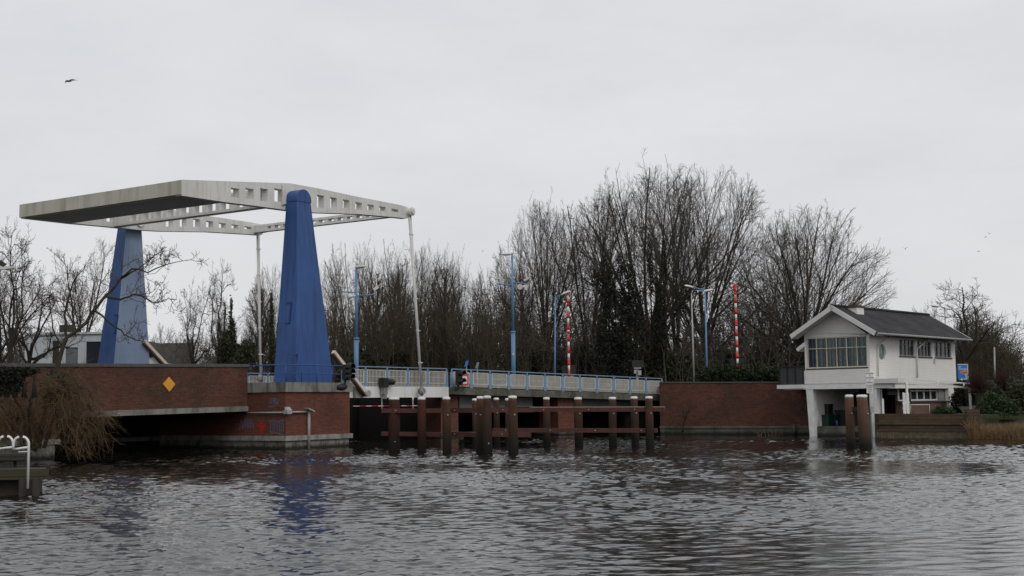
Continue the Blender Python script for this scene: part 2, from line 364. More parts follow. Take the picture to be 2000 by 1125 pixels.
sl = bpy.data.lights.new('sun', 'SUN'); sl.energy = .8; sl.angle = math.radians(25); sl.color = (1, .96, .9)
so = bpy.data.objects.new('sun', sl); COL.objects.link(so)
sd = Vector((math.sin(SUN_AZ) * math.cos(SUN_EL), math.cos(SUN_AZ) * math.cos(SUN_EL), math.sin(SUN_EL)))
so.rotation_euler = sd.to_track_quat('Z', 'Y').to_euler()
vs = SC.view_settings; vs.view_transform = 'Standard'; vs.look = 'None'; vs.exposure = 0; vs.gamma = 1
SC.cycles.max_bounces = 6; SC.cycles.transparent_max_bounces = 12; SC.cycles.use_denoising = True; SC.cycles.use_adaptive_sampling = False
SC.cycles.caustics_reflective = False; SC.cycles.caustics_refractive = False
# ------------------------------------------------------------------ bridge frame: s along the leaf, w across the road
TH = math.radians(33.5)
A = np.array([math.sin(TH), math.cos(TH), 0]); Cx = np.array([-math.cos(TH), math.sin(TH), 0])
_corner = G(558, 879, 0); S0, W0 = -3.6, -3.2
O = _corner - S0 * A - W0 * Cx; O[2] = 0
def B(s, w, z): return O + s * A + w * Cx + UP * z
def BW(u, v, w): return PL(u, v, O + w * Cx, Cx)             # sight line onto the plane w
def BS(u, v, s): return PL(u, v, O + s * A, A)               # sight line onto the plane s
def sz(p): q = p - O; return float(q @ A), float(p[2])
WSP = 14.0                                                    # distance between the two balance arms

# ------------------------------------------------------------------ water
def make_water():
    ys = [11.0]
    while ys[-1] < 118: ys.append(ys[-1] + max(.05, .055 * (ys[-1] / 26) ** 1.1))
    ys = np.array(ys); nx = 760; u = np.linspace(-.47, .47, nx)
    Y = np.repeat(ys[:, None], nx, 1); X = Y * u[None, :]
    Z = np.zeros_like(X); g = np.random.default_rng(3)
    main = math.radians(97)
    for i in range(96):
        lam = .17 * (6.5 ** (g.random() ** 1.2)); k = 2 * math.pi / lam
        a = main + g.normal(0, .55); amp = .0105 * lam ** 1.0 * (1.0 if lam < 1.2 else .6) * (.6 + .8 * g.random())
        kx, ky = k * math.cos(a), k * math.sin(a); ph = g.random() * 6.28
        fade = np.clip((lam * 3.2 - .055 * (Y / 26) ** 1.1 * 4) / (lam * 1.2), 0, 1)
        Z += fade * amp * np.sin(kx * X + ky * Y + ph + .7 * np.sin(.13 * kx * X - .11 * ky * Y + ph))
    gust = np.zeros_like(X)                                   # calmer and livelier patches
    for i in range(10):
        lam = 9 + 22 * g.random(); a = g.random() * 6.28; gust += np.sin(2 * math.pi / lam * (math.cos(a) * X + math.sin(a) * Y) + g.random() * 6.28)
    Z *= np.clip(.8 + .14 * gust, .3, 1.3) * .3 * np.interp(Y, [14, 24, 45, 70], [.62, .85, 1.25, 1.45])
    ny = len(ys); edge = np.minimum(1, np.minimum(np.arange(nx), np.arange(nx)[::-1]) / 6.0)[None, :] * np.minimum(1, np.minimum(np.arange(ny), np.arange(ny)[::-1]) / 6.0)[:, None]
    Z *= edge
    V = np.stack([X, Y, Z], -1).reshape(-1, 3)
    idx = np.arange(ny * nx).reshape(ny, nx)
    Fq = np.stack([idx[:-1, :-1], idx[:-1, 1:], idx[1:, 1:], idx[1:, :-1]], -1).reshape(-1, 4)
    n0 = len(V); y0, y1 = ys[0], ys[-1]; R = 1500
    ex = np.array([[-R, -R, 0], [R, -R, 0], [R, R, 0], [-R, R, 0]], float)
    V = np.vstack([V, ex]); c = [idx[0, 0], idx[0, -1], idx[-1, -1], idx[-1, 0]]
    ring = [(n0, n0 + 1, c[1], c[0]), (n0 + 1, n0 + 2, c[2], c[1]), (n0 + 2, n0 + 3, c[3], c[2]), (n0 + 3, n0, c[0], c[3])]
    me = bpy.data.meshes.new('water'); nf = len(Fq) + 4
    me.vertices.add(len(V)); me.vertices.foreach_set('co', V.ravel())
    loops = np.concatenate([Fq.ravel(), np.array(ring).ravel()]); me.loops.add(len(loops)); me.loops.foreach_set('vertex_index', loops.astype(np.int32))
    me.polygons.add(nf); me.polygons.foreach_set('loop_start', np.arange(nf, dtype=np.int32) * 4)
    me.polygons.foreach_set('use_smooth', np.ones(nf, dtype=bool))
    me.update(calc_edges=True); me.validate()
    m, nt, b = newmat('canal_water'); b.inputs['Base Color'].default_value = (.008, .008, .006, 1); b.inputs['Roughness'].default_value = .04; b.inputs['IOR'].default_value = 1.555
    tc = nt.nodes.new('ShaderNodeTexCoord').outputs['Object']
    h = noise(nt, 8, 3, tc, (.65, 1.5, 1), .6); bump(nt, b, h, .14, .03)
    me.materials.append(m)
    ob = bpy.data.objects.new('water', me); COL.objects.link(ob); tag(ob, kind='structure')
make_water()

# ------------------------------------------------------------------ land
APX0 = BW(876, 757, .2); APX1 = D(1295, 770, 104.0)
AP = N((APX1 - APX0) * np.array([1, 1, 0])); APN = np.cross(UP, AP)     # APN points away from the camera
APL = float((APX1 - APX0) @ AP)
def AW(u, v, off=0.): return PL(u, v, APX0 + APN * off, APN)
RW0 = G(1297, 849.3, 0); RW1 = G(1574, 850, 0)                          # foot of the brick quay wall on the right
RWd = N((RW1 - RW0) * np.array([1, 1, 0]))
if True:
    rng2 = np.random.default_rng(5)
    # one sheet of land: the far bank plateau from the quay walls to the horizon, low bank on the right
    mb = MB(); zt = 3.75
    far = B(20, WSP + 6, 0)
    front = [(-900, 60), (-40, 60), (B(-19, 1, 0)[0], B(-19, 1, 0)[1]), (B(-19.5, WSP + 4.5, 0)[0], B(-19.5, WSP + 4.5, 0)[1]),
             (B(6, WSP + 4.5, 0)[0], B(6, WSP + 4.5, 0)[1]), (B(19, WSP + 6, 0)[0], B(19, WSP + 6, 0)[1]), ((APX1 + AP * 3.)[0], (APX1 + AP * 1.)[1] + 1.0), (RW0[0] + .3, RW0[1] + .5), (RW1[0] + .3, RW1[1] + .5), (RW1[0] + 6, RW1[1] + 11), (RW1[0] + 14, RW1[1] + 18), (60, 108), (900, 112)]  # stretch behind the bridge added as a dead end so no light comes through
    back = [(p[0] if abs(p[0]) > 800 else p[0] * 1.5, 1400) for p in front]
    vs_ = [(x, y, zt) for x, y in front] + [(x * 1.3, 260, zt + .1) for x, y in front] + [(x * 3, 2500, zt + 1) for x, y in front] + [(x, y, -1) for x, y in front]
    n = len(front); fs = []
    for i in range(n - 1):
        fs += [(i, i + 1, n + i + 1, n + i), (n + i, n + i + 1, 2 * n + i + 1, 2 * n + i), (3 * n + i, 3 * n + i + 1, i + 1, i)]
    mb.add(vs_, fs)
    mb.m = [1 if k % 3 == 2 else 0 for k in range(len(fs))]; structure('ground', ['soil', 'brick_painted_shade'], mb)  # front face takes the near-black brick as painted shade

# ------------------------------------------------------------------ river pier that carries the pylons
def band(mb, s0, s1, w0, w1, z0, z1, mi=0): mb.obox(B(s0, w0, z0), A * (s1 - s0), Cx * (w1 - w0), UP * (z1 - z0), mi)
S1 = 2.15; W1 = WSP + 3.2
pier = thing('bridge_pier', 'red brick bridge pier with graffiti below the blue pylons', 'bridge pier', B(-.7, 0, 0))
ZC1, ZC0, ZL1, ZL0 = 3.88, 3.32, .8, .52
b = MB(); band(b, S0 + .08, S1 - .08, W0 + .08, W1 - .08, ZL1, ZC0); b.build('brick_body', 'brick_pier', pier)
b = MB(); band(b, S0, S1 + .1, W0 - .03, W1, ZC0, ZC1); b.build('capstone', 'concrete', pier)
b = MB(); band(b, S0 - .02, S1 + .1, W0 - .02, W1, ZL0, ZL1); b.build('ledge', 'conc_light', pier)
b = MB(); band(b, S0 + .12, S1 - .12, W0 + .12, W1 - .1, -.8, ZL0); b.build('footing', 'concrete', pier)
# graffiti painted on the brick (thin paint film on the two faces)
gb = MB()
def gline(mb, pts, plane, wd_=.05):
    P3 = [plane(u, v) for u, v in pts]
    for p, q in zip(P3[:-1], P3[1:]):
        d = q - p; L = np.linalg.norm(d)
        if L < 1e-4: continue
        n_ = plane.n; sd_ = N(np.cross(d, n_)) * wd_ / 2; o = n_ * .006
        mb.add([p - sd_ + o, q - sd_ + o, q + sd_ + o, p + sd_ + o], [(0, 1, 2, 3)])
class Pln:
    def __init__(s, p0, n): s.p0 = p0; s.n = N(n)
    def __call__(s, u, v): return PL(u, v, s.p0, s.n)
PLs = Pln(B(S0 + .08, 0, 0), -A); PLw = Pln(B(0, W0 + .08, 0), -Cx)
rg = random.Random(4)
def zz(x0, x1, y0, y1, n, j=1.):
    return [(x0 + (x1 - x0) * i / n + rg.uniform(-j, j), (y0 if i % 2 else y1) + rg.uniform(-j, j)) for i in range(n + 1)]
gline(gb, zz(527, 544, 777, 790, 9, 1.4), PLs, .035); gline(gb, [(524, 795), (538, 793), (545, 779)], PLs, .04); gline(gb, [(530, 779), (541, 777), (533, 790), (543, 786)], PLs, .04)
gb.build('graffiti', 'graf_blue', pier); gb = MB()
for x in range(529, 557, 4): gline(gb, [(x + rg.uniform(-.8, .8), 821 + rg.uniform(-1, 2)), (x + rg.uniform(-1, 1), 846 + rg.uniform(-2, 4))], PLs, .05)
gline(gb, [(525, 823), (533, 821), (541, 823), (549, 820), (557, 821)], PLs, .05); gline(gb, [(526, 842), (536, 844), (545, 847), (554, 850)], PLs, .05)
gb.build('graffiti', 'graf_blue', pier); gb = MB()
gline(gb, zz(470, 497, 818, 838, 11, 2), PLs, .04); gline(gb, zz(462, 496, 826, 834, 8, 2), PLs, .04)
gb.build('graffiti', 'graf_blue', pier)
gr = MB(); c0 = (510, 834)
star = [PLs(u, v) + PLs.n * .008 for u, v in [(510.5, 822), (513.5, 829.5), (521, 829.5), (515, 836), (511, 853), (507, 836), (499, 829), (507.5, 829.5)]]
gr.add(star, [tuple(range(8))]); gr.build('graffiti_star', 'graf_red', pier)
# conduit and downpipe on the pier
cd = thing('cable_conduit', 'grey pipe conduit with junction box fixed across the brick pier', 'conduit', B(S0, W0, 2))
q0 = PLs(488, 805.5) + PLs.n * .1; q1 = PLs(556, 805.5) + PLs.n * .1; b = MB(); b.tube([PLs(470, 806.5) + PLs.n * .1, q1], .045, 8)
p0 = PLw(560, 805.3) + PLw.n * .1; p1 = PLw(598, 804.5) + PLw.n * .1; b.tube([p0, p1], .06, 8)
b.build('pipe', 'grey_pipe', cd)
b = MB(); c = PLw(559, 805) + PLw.n * .12; b.cbox(c, .4, .3, .22, A); b.prism([c + A * .2 + UP * .11 + PLw.n * .15, c - A * .2 + UP * .11 + PLw.n * .15, c - A * .1 + UP * .3 + PLw.n * .05, c + A * .1 + UP * .3 + PLw.n * .05], -PLw.n * .2)
b.build('junction_box', 'grey_metal', cd)
b = MB(); t = PLw(600.5, 803) + PLw.n * .12; bt = PLw(600, 877) + PLw.n * .12
b.tube([t, bt], .09, 10); b.build('downpipe', 'grey_pipe', cd)
b = MB(); c = PLw(598, 803) + PLw.n * .1; b.prism([c + A * .32 + UP * .02, c - A * .22 + UP * .2, c - A * .22 + UP * .12, c + A * .32 - UP * .07], -PLw.n * .0 + PLw.n * .3); b.build('hood', 'grey_metal', cd)

# ------------------------------------------------------------------ drawbridge
db = thing('drawbridge', 'blue and white drawbridge with overhead counterweight and two blue pylons', 'drawbridge', B(0, WSP / 2, 0))
def pylon(sgn, wi):
    """sgn -1: outer face towards the camera; wi = inner face position"""
    z0, z1, zt = ZC1 - .004, 15.0, 15.78
    sb, st, wb, wt = 1.66, .62, 1.82, .86
    def cor(s, k, z, inner): return B(s, wi + sgn * (0 if inner else k), z)
    b = MB()
    base = [B(-sb, wi, z0), B(sb, wi, z0), B(sb, wi + sgn * wb, z0), B(-sb, wi + sgn * wb, z0)]
    top = [B(-st, wi, z1), B(st, wi, z1), B(st, wi + sgn * wt, z1), B(-st, wi + sgn * wt, z1)]
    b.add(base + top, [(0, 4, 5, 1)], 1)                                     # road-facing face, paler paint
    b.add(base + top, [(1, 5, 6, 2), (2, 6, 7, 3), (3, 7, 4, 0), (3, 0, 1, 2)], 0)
    arc = [(st * math.cos(a), z1 + .1 + (zt - z1 - .1) * math.sin(a)) for a in np.linspace(0, math.pi, 13)]
    prof = [(st + .03, z1)] + [(x * 1.05, z) for x, z in arc] + [(-st - .03, z1)]
    b.prism([B(s, wi + sgn * (-.02), z) for s, z in prof], Cx * sgn * (wt + .05), 0)
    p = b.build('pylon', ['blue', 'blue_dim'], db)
    return p
pf = pylon(-1, -.35); tag(pf, 'blue pylon nearer the water, seen from outside')
pr = pylon(1, WSP + .35); tag(pr, 'blue pylon on the far side with its pale inner face turned to the road')
# door outlines on the near faces of both pylons, ladder conduit on the far edge of the front one
def pyl_face(u, v, sgn, wi):                       # the sloping -s face
    nrm = N(np.cross(Cx, np.array(B(-.62, wi, 15.0) - B(-1.66, wi, 3.88)))); return PL(u, v, B(-1.66, wi, 3.88), nrm), nrm
def outl(sgn, wi, pts, wdt, name, par):
    b = MB(); P3 = []
    for u, v in pts:
        p, nrm = pyl_face(u, v, sgn, wi)
        if nrm @ A > 0: nrm = -nrm
        P3.append(p + nrm * .03)
    for p, q in zip(P3[:-1], P3[1:]): b.bar(p, q, .06, .07, up=nrm)
    return b.build(name, 'blue_edge', par)
outl(-1, -.35, [(561, 591), (569.5, 591), (565.5, 631), (557.5, 631)], .06, 'access_hatch', pf)
outl(1, WSP + .35, [(223.5, 615.5), (231.5, 615), (226.5, 650.5), (220.5, 650)], .06, 'access_hatch', pr)
def outer_face(u, v):
    e = B(-.62, -.35 - .86, 15.0) - B(-1.66, -.35 - 1.82, 3.88); nrm = N(np.cross(A, e)); nrm = nrm if nrm @ Cx < 0 else -nrm
    return PL(u, v, B(-1.66, -2.17, 3.88), nrm), nrm
b = MB(); P3 = [outer_face(u, v) for u, v in [(562.5, 692.5), (581, 691.5), (574, 741), (558, 742)]]
for (p, nr), (q, _) in zip(P3[:-1], P3[1:]): b.bar(p + nr * .03, q + nr * .03, .06, .07, up=nr)
b.build('door_outline', 'blue_edge', pf)
b = MB(); b.tube([B(.7, -1.0, 14.6), B(1.5, -1.6, 5.2)], .035, 6); 
for i in range(9):
    k = (i + .5) / 9; p = B(.7 + .8 * k, -1.0 - .6 * k, 14.6 - 9.4 * k); b.cbox(p - A * .05, .14, .06, .06, A)
b.build('cable_pipe', 'grey_metal', pf)

# balance arms: drawn on the near arm, the far arm is the same shape
AT = .5                                              # arm thickness
w_front = -.25
def az(u, v): return sz(BW(u, v, w_front))
top_px = [(356, 351), (460, 354.5), (566, 358), (620, 367.5), (700, 384.5), (780, 400)]
bot_px = [(355, 382), (442, 395), (500, 402), (570, 411.5), (612, 415), (700, 418), (780, 425)]
top = [az(*p) for p in top_px]; bot = [az(*p) for p in bot_px]
def interp(L, s): return float(np.interp(s, [p[0] for p in L], [p[1] for p in L]))
holes_px = [(451, 467, 366, 384), (479.5, 495.5, 366.7, 387), (508, 523, 367, 392), (536, 554, 367.5, 393),
            (619.5, 633, 380, 405), (645, 658, 384.5, 405.5), (670, 682.5, 389, 406.5), (694, 707, 394, 408), (717.5, 730.5, 398.5, 409.5), (741, 753.5, 402.5, 411), (764.5, 778, 407, 412.5)]
holes = []
for u0, u1, v0, v1 in holes_px:
    a0 = az(u0, v0); a1 = az(u1, v0 + 1.2); c0 = az(u0, v1); holes.append((a0[0], a1[0], c0[1], a0[1]))
s_cw0 = az(355, 366)[0]; s_tip = az(799, 414)[0]; z_tip = az(799, 414)[1]
def arm_mesh(w, th):
    b = MB(); st = [s_cw0] ; flag = []
    for h in holes: st += [h[0], h[1]]
    st.append(top[-1][0])
    # extra breaks at kinks so that the outline bends where the real one does
    cuts = sorted(set(st + [p[0] for p in top[1:-1]] + [p[0] for p in bot[1:-1]]))
    def F(s, z, k): return B(s, w + (-th / 2 if k == 0 else th / 2), z)
    for a, c in zip(cuts[:-1], cuts[1:]):
        if c - a < 1e-3: continue
        mid = (a + c) / 2; h = next((h for h in holes if h[0] <= mid <= h[1]), None)
        ta, tc_, ba, bc = interp(top, a), interp(top, c), interp(bot, a), interp(bot, c)
        spans = [((ba, bc), (ta, tc_))] if h is None else [((ba, bc), (h[2], h[2])), ((h[3], h[3]), (ta, tc_))]
        for (l0, l1), (u0, u1) in spans:
            for k in (0, 1): b.add([F(a, l0, k), F(c, l1, k), F(c, u1, k), F(a, u0, k)], [(0, 1, 2, 3) if k == 0 else (3, 2, 1, 0)])
        b.add([F(a, ta, 0), F(c, tc_, 0), F(c, tc_, 1), F(a, ta, 1)], [(0, 1, 2, 3)]); b.add([F(a, ba, 0), F(c, bc, 0), F(c, bc, 1), F(a, ba, 1)], [(3, 2, 1, 0)])
        if h is not None:
            b.add([F(a, h[2], 0), F(c, h[2], 0), F(c, h[2], 1), F(a, h[2], 1)], [(0, 1, 2, 3)]); b.add([F(a, h[3], 0), F(c, h[3], 0), F(c, h[3], 1), F(a, h[3], 1)], [(3, 2, 1, 0)])
    for h in holes:
        for s in (h[0], h[1]): b.add([F(s, h[2], 0), F(s, h[3], 0), F(s, h[3], 1), F(s, h[2], 1)], [(0, 1, 2, 3)])
    ta, ba = interp(top, s_cw0), interp(bot, s_cw0); b.add([F(s_cw0, ba, 0), F(s_cw0, ta, 0), F(s_cw0, ta, 1), F(s_cw0, ba, 1)], [(0, 1, 2, 3)])
    # rounded tip
    s1 = top[-1][0]; t1, b1 = interp(top, s1), interp(bot, s1); r = (t1 - b1) / 2; zc = (t1 + b1) / 2; e = s_tip - s1
    prof = [(s1, t1)] + [(s1 + e * .75 + (r * .75) * math.cos(a), zc + r * .92 * math.sin(a) - (t1 - interp(top, s1)) ) for a in np.linspace(1.35, -1.5, 10)] + [(s1, b1)]
    b.prism([B(s, w - th / 2, z) for s, z in prof], Cx * th)
    # flange lip along the top
    return b
arm_f = arm_mesh(0, AT).build('balance_arm', 'white_steel', db); tag(arm_f, 'slotted white arm on the near side')
arm_r = arm_mesh(WSP, AT).build('balance_arm', 'white_steel', db); tag(arm_r, 'slotted white arm on the far side')
for ar, w in ((arm_f, 0), (arm_r, WSP)):
    b = MB(); b.tube([B(s_tip, w - .55, z_tip), B(s_tip, w + .45, z_tip)], .3, 16); b.tube([B(s_tip, w - .66, z_tip), B(s_tip, w - .55, z_tip)], .18, 14); b.build('tip_pin', 'white_steel', ar)
    b = MB(); b.tube([B(0, w - .36, 15.1), B(0, w + .36, 15.1)], .34, 14)
    if w == 0: b.prism([B(-.95, w - .26, 16.05), B(-.62, w - .26, 15.8), B(-.62, w - .26, 14.9), B(-.95, w - .26, 14.8)], -Cx * .1)
    b.build('pivot_bracket', 'white_steel', ar)
# counterweight box between the rear ends of the arms
s_cw1 = az(442, 395)[0]
prof = [(s_cw0, interp(bot, s_cw0) + .1), (s_cw0 + .1, interp(bot, s_cw0)), (s_cw1, interp(bot, s_cw1)), (s_cw1, interp(top, s_cw1) - .3), (s_cw0 + .1, interp(top, s_cw0) - .02), (s_cw0 - .02, interp(top, s_cw0) - .12)]
b = MB(); P3 = [B(s, .25, z) for s, z in prof]; n = len(P3); E_ = Cx * (WSP - .5); vs_ = P3 + [p + E_ for p in P3]
b.add(vs_, [(i, (i + 1) % n, (i + 1) % n + n, i + n) for i in (0, 4, 5, 3, 2)], 0); b.add(vs_, [(1, 2, 2 + n, 1 + n)], 1); b.add(vs_, [tuple(range(n))[::-1], tuple(range(n, 2 * n))], 0)
# end plate facing the quay runs past the arms
b.obox(B(s_cw0 - .12, -.252, interp(bot, s_cw0) + .06), A * .118, Cx * (WSP + .504), UP * (interp(top, s_cw0) - interp(bot, s_cw0) - .1), 0)
b.build('counterweight', ['cw_steel', 'steel_under'], db)
def cross(s, zc, h, n, name, th=.5, lab=None):
    """slotted cross girder between the arms: two chords and posts, with a bottom flange"""
    b = MB(); t = .17
    w0, w1 = .25, WSP - .25; ls = w1 - w0
    b.obox(B(s - th / 2, w0, zc - h / 2), A * th, Cx * ls, UP * t); b.obox(B(s - th / 2, w0, zc + h / 2 - t), A * th, Cx * ls, UP * t)
    for i in range(n + 1):
        x = w0 + (ls - .34) * i / n; b.obox(B(s - th / 2 + .02, x, zc - h / 2 + t), A * (th - .04), Cx * .34, UP * (h - 2 * t))
    b.obox(B(s - th / 2 + .01, w0, zc - h / 2 + t), A * (th - .02), Cx * 1.4, UP * (h - 2 * t)); b.obox(B(s - th / 2 + .01, w1 - 1.4, zc - h / 2 + t), A * (th - .02), Cx * 1.4, UP * (h - 2 * t))
    o = b.build(name, 'white_steel', db)
    return tag(o, lab) if lab else o
zpb = interp(bot, -.9)
cross(-1.9, interp(bot, -1.9) + .62, 1.15, 11, 'cross_girder', .6, 'deep slotted girder joining the arms beside the pylons')
cross(s_tip - .75, z_tip - .1, .55, 15, 'cross_girder', .45, 'slender slotted girder joining the arm tips')
# hanger rods
def rod(px0, px1, w, lab):
    p0 = BW(px0[0], px0[1], w); p1 = BW(px1[0], px1[1], w); b = MB(); d = N(p1 - p0)
    b.tube([p0, p1], .085, 8)
    b.tube([p0 + A * .19 + d * .1, p1 + A * .1 - d * .6], .035, 6)
    for k in (.12, .3, .48, .66, .84):
        q = p0 + (p1 - p0) * k; b.cbox(q + A * .08, .34, .16, .07, A)
    o = b.build('hanger_rod', 'white_steel', db); tag(o, lab)
    b = MB(); c = p1; b.ell(c, A * .28, Cx * .14, UP * .34, 10, 6); b.tube([c - Cx * .2, c + Cx * .2], .2, 12); b.build('rod_clevis', 'conc_light', o)
rod((799, 416), (823.5, 764), -.3, 'long white rod from the near arm tip to the leaf')
rod((502.5, 452), (509, 738), WSP + .3, 'long white rod from the far arm tip to the leaf')
# drive struts from pylons to the leaf
def strut(px0, px1, w, lab):
    p0 = BW(px0[0], px0[1], w); p1 = BW(px1[0], px1[1], w); b = MB()
    b.bar(p0, p1, .24, .22, 0); n_ = N(np.cross(np.cross(p1 - p0, UP), p1 - p0)); n_ = n_ if n_[2] > 0 else -n_
    b.bar(p0 - n_ * .17, p1 - n_ * .17, .28, .118, 1)
    o = b.build('drive_strut', ['strut', 'strut_side'], db); tag(o, lab)
    b = MB(); b.tube([p1 - Cx * .26, p1 + Cx * .26], .22, 14); b.build('strut_roller', 'grey_metal', o)
    return p1
e1 = strut((651, 687), (714.5, 768.5), -.25, 'beige drive strut slanting from the near pylon to the leaf')
e2 = strut((281.5, 666), (328, 716), WSP + .25, 'beige drive strut slanting from the far pylon')
# leaf: fascia, deck, far fascia
WF = .2
L0 = sz(BW(690, 765, WF))[0]; L1 = sz(BW(876.5, 765, WF))[0]; LZ1 = 3.74; LZ0 = 3.0
leaf = MB(); leaf.obox(B(S1 + .12, WF, LZ0), A * (L1 - S1 - .12), Cx * .3, UP * (LZ1 - LZ0)); leaf.obox(B(S1 + .12, WSP - .5, LZ0), A * (L1 - S1 - .12), Cx * .3, UP * (LZ1 - LZ0))
leaf_o = leaf.build('leaf', 'fascia', db)
b = MB(); b.obox(B(S1 + .12, WF + .302, LZ0 + .25), A * (L1 - S1 - .12), Cx * (WSP - 1.004), UP * .42); b.build('leaf_deck', 'asphalt', leaf_o)
b = MB(); c = BW(699, 766, WF - .12); b.cbox(c, .75, .24, .75, A); b.cbox(c + A * .35 + UP * -.05, .35, .34, .35, A); b.build('strut_bracket', 'conc_light', leaf_o)
for u in (745, 805.5):
    b = MB(); p = BW(u + .8, 776, WF - .06); b.tube([p + UP * .1, p - UP * 0.95], .035, 6); b.tube([p, p - UP * .28], .06, 8); o = b.build('hanging_bracket', 'lamp_white', leaf_o)
bb = MB(); p0 = BW(690, 793.3, WF - .06); p1 = BW(816, 792.5, WF - .06); nseg = 11
for i in range(nseg): bb.tube([p0 + (p1 - p0) * i / nseg, p0 + (p1 - p0) * (i + 1) / nseg], .028, 6, mi=i % 2)
bb.build('clearance_bar', ['white', 'red'], leaf_o)
# signal lamp on the leaf
b = MB(); c = BW(754, 747, WF - .3); b.cbox(c - A * .25, .45, .5, .6, A); b.tube([c - A * .1 + UP * .05, c + A * .75 - UP * .02 + UP * .05], [.27, .2], 10, cap=False); b.tube([c - A * .1 + UP * .05, c + A * .05 + UP * .05], .26, 10)
b.build('signal_lamp', 'black', leaf_o); b = MB(); b.cbox(c - A * .2 - UP * .55, .35, .3, .5, A); b.cbox(c - A * .2 - UP * .95, .2, .3, .3, A); b.build('lamp_bracket', 'conc_light', leaf_o)

# ------------------------------------------------------------------ railings
def railing(par, P0, P1, nb, h, zoff=.0, dropped=0.26, npk=13, perpend=None, topname='handrail'):
    """bays of cream pickets between blue posts; each post, panel and rail its own part. P0,P1 at deck level"""
    P0 = np.asarray(P0, float); P1 = np.asarray(P1, float); d = (P1 - P0); L = np.linalg.norm(d); u = d / L; sd_ = N(np.cross(UP, u * np.array([1, 1, 0])))
    b = MB(); b.bar(P0 + UP * h, P1 + UP * h, .075, .065); b.build(topname, 'rail_blue', par)
    for i in range(nb + 1):
        p = P0 + d * i / nb; b = MB(); hu = N(u * np.array([1, 1, 0]))
        b.cbox(p + UP * ((h * .78 - dropped) / 2 - .06), .24, .1, h * .78 + dropped + .1, hu)
        b.bar(p + UP * (h * .72) + sd_ * .0, p + UP * (h - .02), .09, .08, up=hu)
        b.build('post', 'rail_blue', par)
    for i in range(nb):
        a0 = P0 + d * (i / nb) + u * .17; a1 = P0 + d * ((i + 1) / nb) - u * .17; b = MB()
        zt_, zb_ = h * .8, .02
        b.bar(a0 + UP * zt_, a1 + UP * zt_, .05, .045); b.bar(a0 + UP * zb_, a1 + UP * zb_, .05, .045); b.bar(a0 + UP * (zt_ * .52), a1 + UP * (zt_ * .52), .03, .03)
        for k in range(npk):
            q = a0 + (a1 - a0) * (k + .5) / npk; b.cbox(q + UP * ((zt_ - dropped) / 2), .042, .03, zt_ + dropped, hu)
        for q in (a0, a1): b.cbox(q + UP * (zt_ / 2), .05, .04, zt_, hu)
        b.build('picket_panel', 'picket', par)
lr = leaf_o
# near railing of the leaf is part of the drawbridge
rl = bpy.data.objects.new('leaf_railing', None); COL.objects.link(rl); rl.parent = db; rl.location = [0, 0, 0]; tag(rl, 'near railing of cream pickets on the leaf')
r0 = B(sz(BW(706 - 36, 757, WF + .1))[0], WF + .1, 3.98); r1 = B(L1 - .12, WF + .1, 3.98)
railing(rl, r0, r1, 5, 1.08)
rl2 = bpy.data.objects.new('leaf_railing', None); COL.objects.link(rl2); rl2.parent = db; tag(rl2, 'far railing of cream pickets on the leaf')
railing(rl2, B(-3, WSP + 1.9, 3.95), B(L1 - .12, WSP + 1.9, 3.98), 9, 1.08)
# approach span to the right
ap = thing('approach_span', 'long concrete approach span with grey girder on brick piers', 'bridge span', APX0 * np.array([1, 1, 0]))
def APp(t, z, off=0.): return np.array([APX0[0], APX0[1], 0]) + AP * t + APN * off + UP * z
AZ0, AZ1 = 3.72, ZH(1295, 771.5, 104)
def apz(t): return AZ0 + (AZ1 - AZ0) * t / APL
b = MB(); e0 = APp(.15, apz(0)); e1_ = APp(APL + .8, apz(APL)); 
b.add([e0, e1_, e1_ - UP * .5, e0 - UP * .5] + [q + APN * .5 for q in (e0, e1_, e1_ - UP * .5, e0 - UP * .5)], [(3, 2, 1, 0), (4, 5, 6, 7), (0, 1, 5, 4), (2, 3, 7, 6), (1, 2, 6, 5), (3, 0, 4, 7)])
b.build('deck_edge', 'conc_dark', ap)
b = MB(); q0, q1 = e0 + APN * .502, e1_ + APN * .502; b.add([q - UP * k + APN * o for o in (0, WSP) for q, k in ((q0, .05), (q1, .05), (q1, .4), (q0, .4))], [(3, 2, 1, 0), (4, 5, 6, 7), (0, 1, 5, 4), (2, 3, 7, 6), (1, 2, 6, 5), (3, 0, 4, 7)]); b.build('deck', 'asphalt', ap)
def girder(u0, u1):
    t0 = float((AW(u0, 780, .9) - APX0) @ AP); t1 = float((AW(u1, 780, .9) - APX0) @ AP); b = MB()
    b.obox(APp(t0, apz(t0) - 1.45, .9), AP * (t1 - t0), APN * .4, UP * .93); b.obox(APp(t0, apz(t0) - 1.45, .9), AP * (t1 - t0), APN * -.15, UP * .06)
    b.build('girder', 'pylon_wall', ap)
girder(897, 1040); girder(1122, 1236)
def approach_pier(u0, u1, z, off, lab, base):
    t0 = float((AW(u0, 800, off) - APX0) @ AP); t1 = float((AW(u1, 800, off) - APX0) @ AP); p = thing('bridge_pier', lab, 'bridge pier', APp((t0 + t1) / 2, 0, off), 'brick piers under the approach span')
    b = MB(); b.obox(APp(t0, .45, off), AP * (t1 - t0), APN * 2.6, UP * (apz(t0) - .45 - .52)); b.build('brick_body', 'brick_pier', p)
    b = MB(); b.obox(APp(t0 + .1, -.4, off + 2.602), AP * (t1 - t0 - .2), APN * 10.5, UP * (apz(t0) + .4 - .52)); b.build('inner_wall', 'brick_painted_shade', p)  # rear of the pier, coloured near-black in place of shade below the deck
    b = MB(); b.obox(APp(t0 - .25, -.6, off - .35), AP * (t1 - t0 + .5), APN * 3.2, UP * 1.05); b.build('footing', 'concrete', p)
approach_pier(861, 895, 0, .62, 'brick pier under the joint between leaf and approach span', 0)
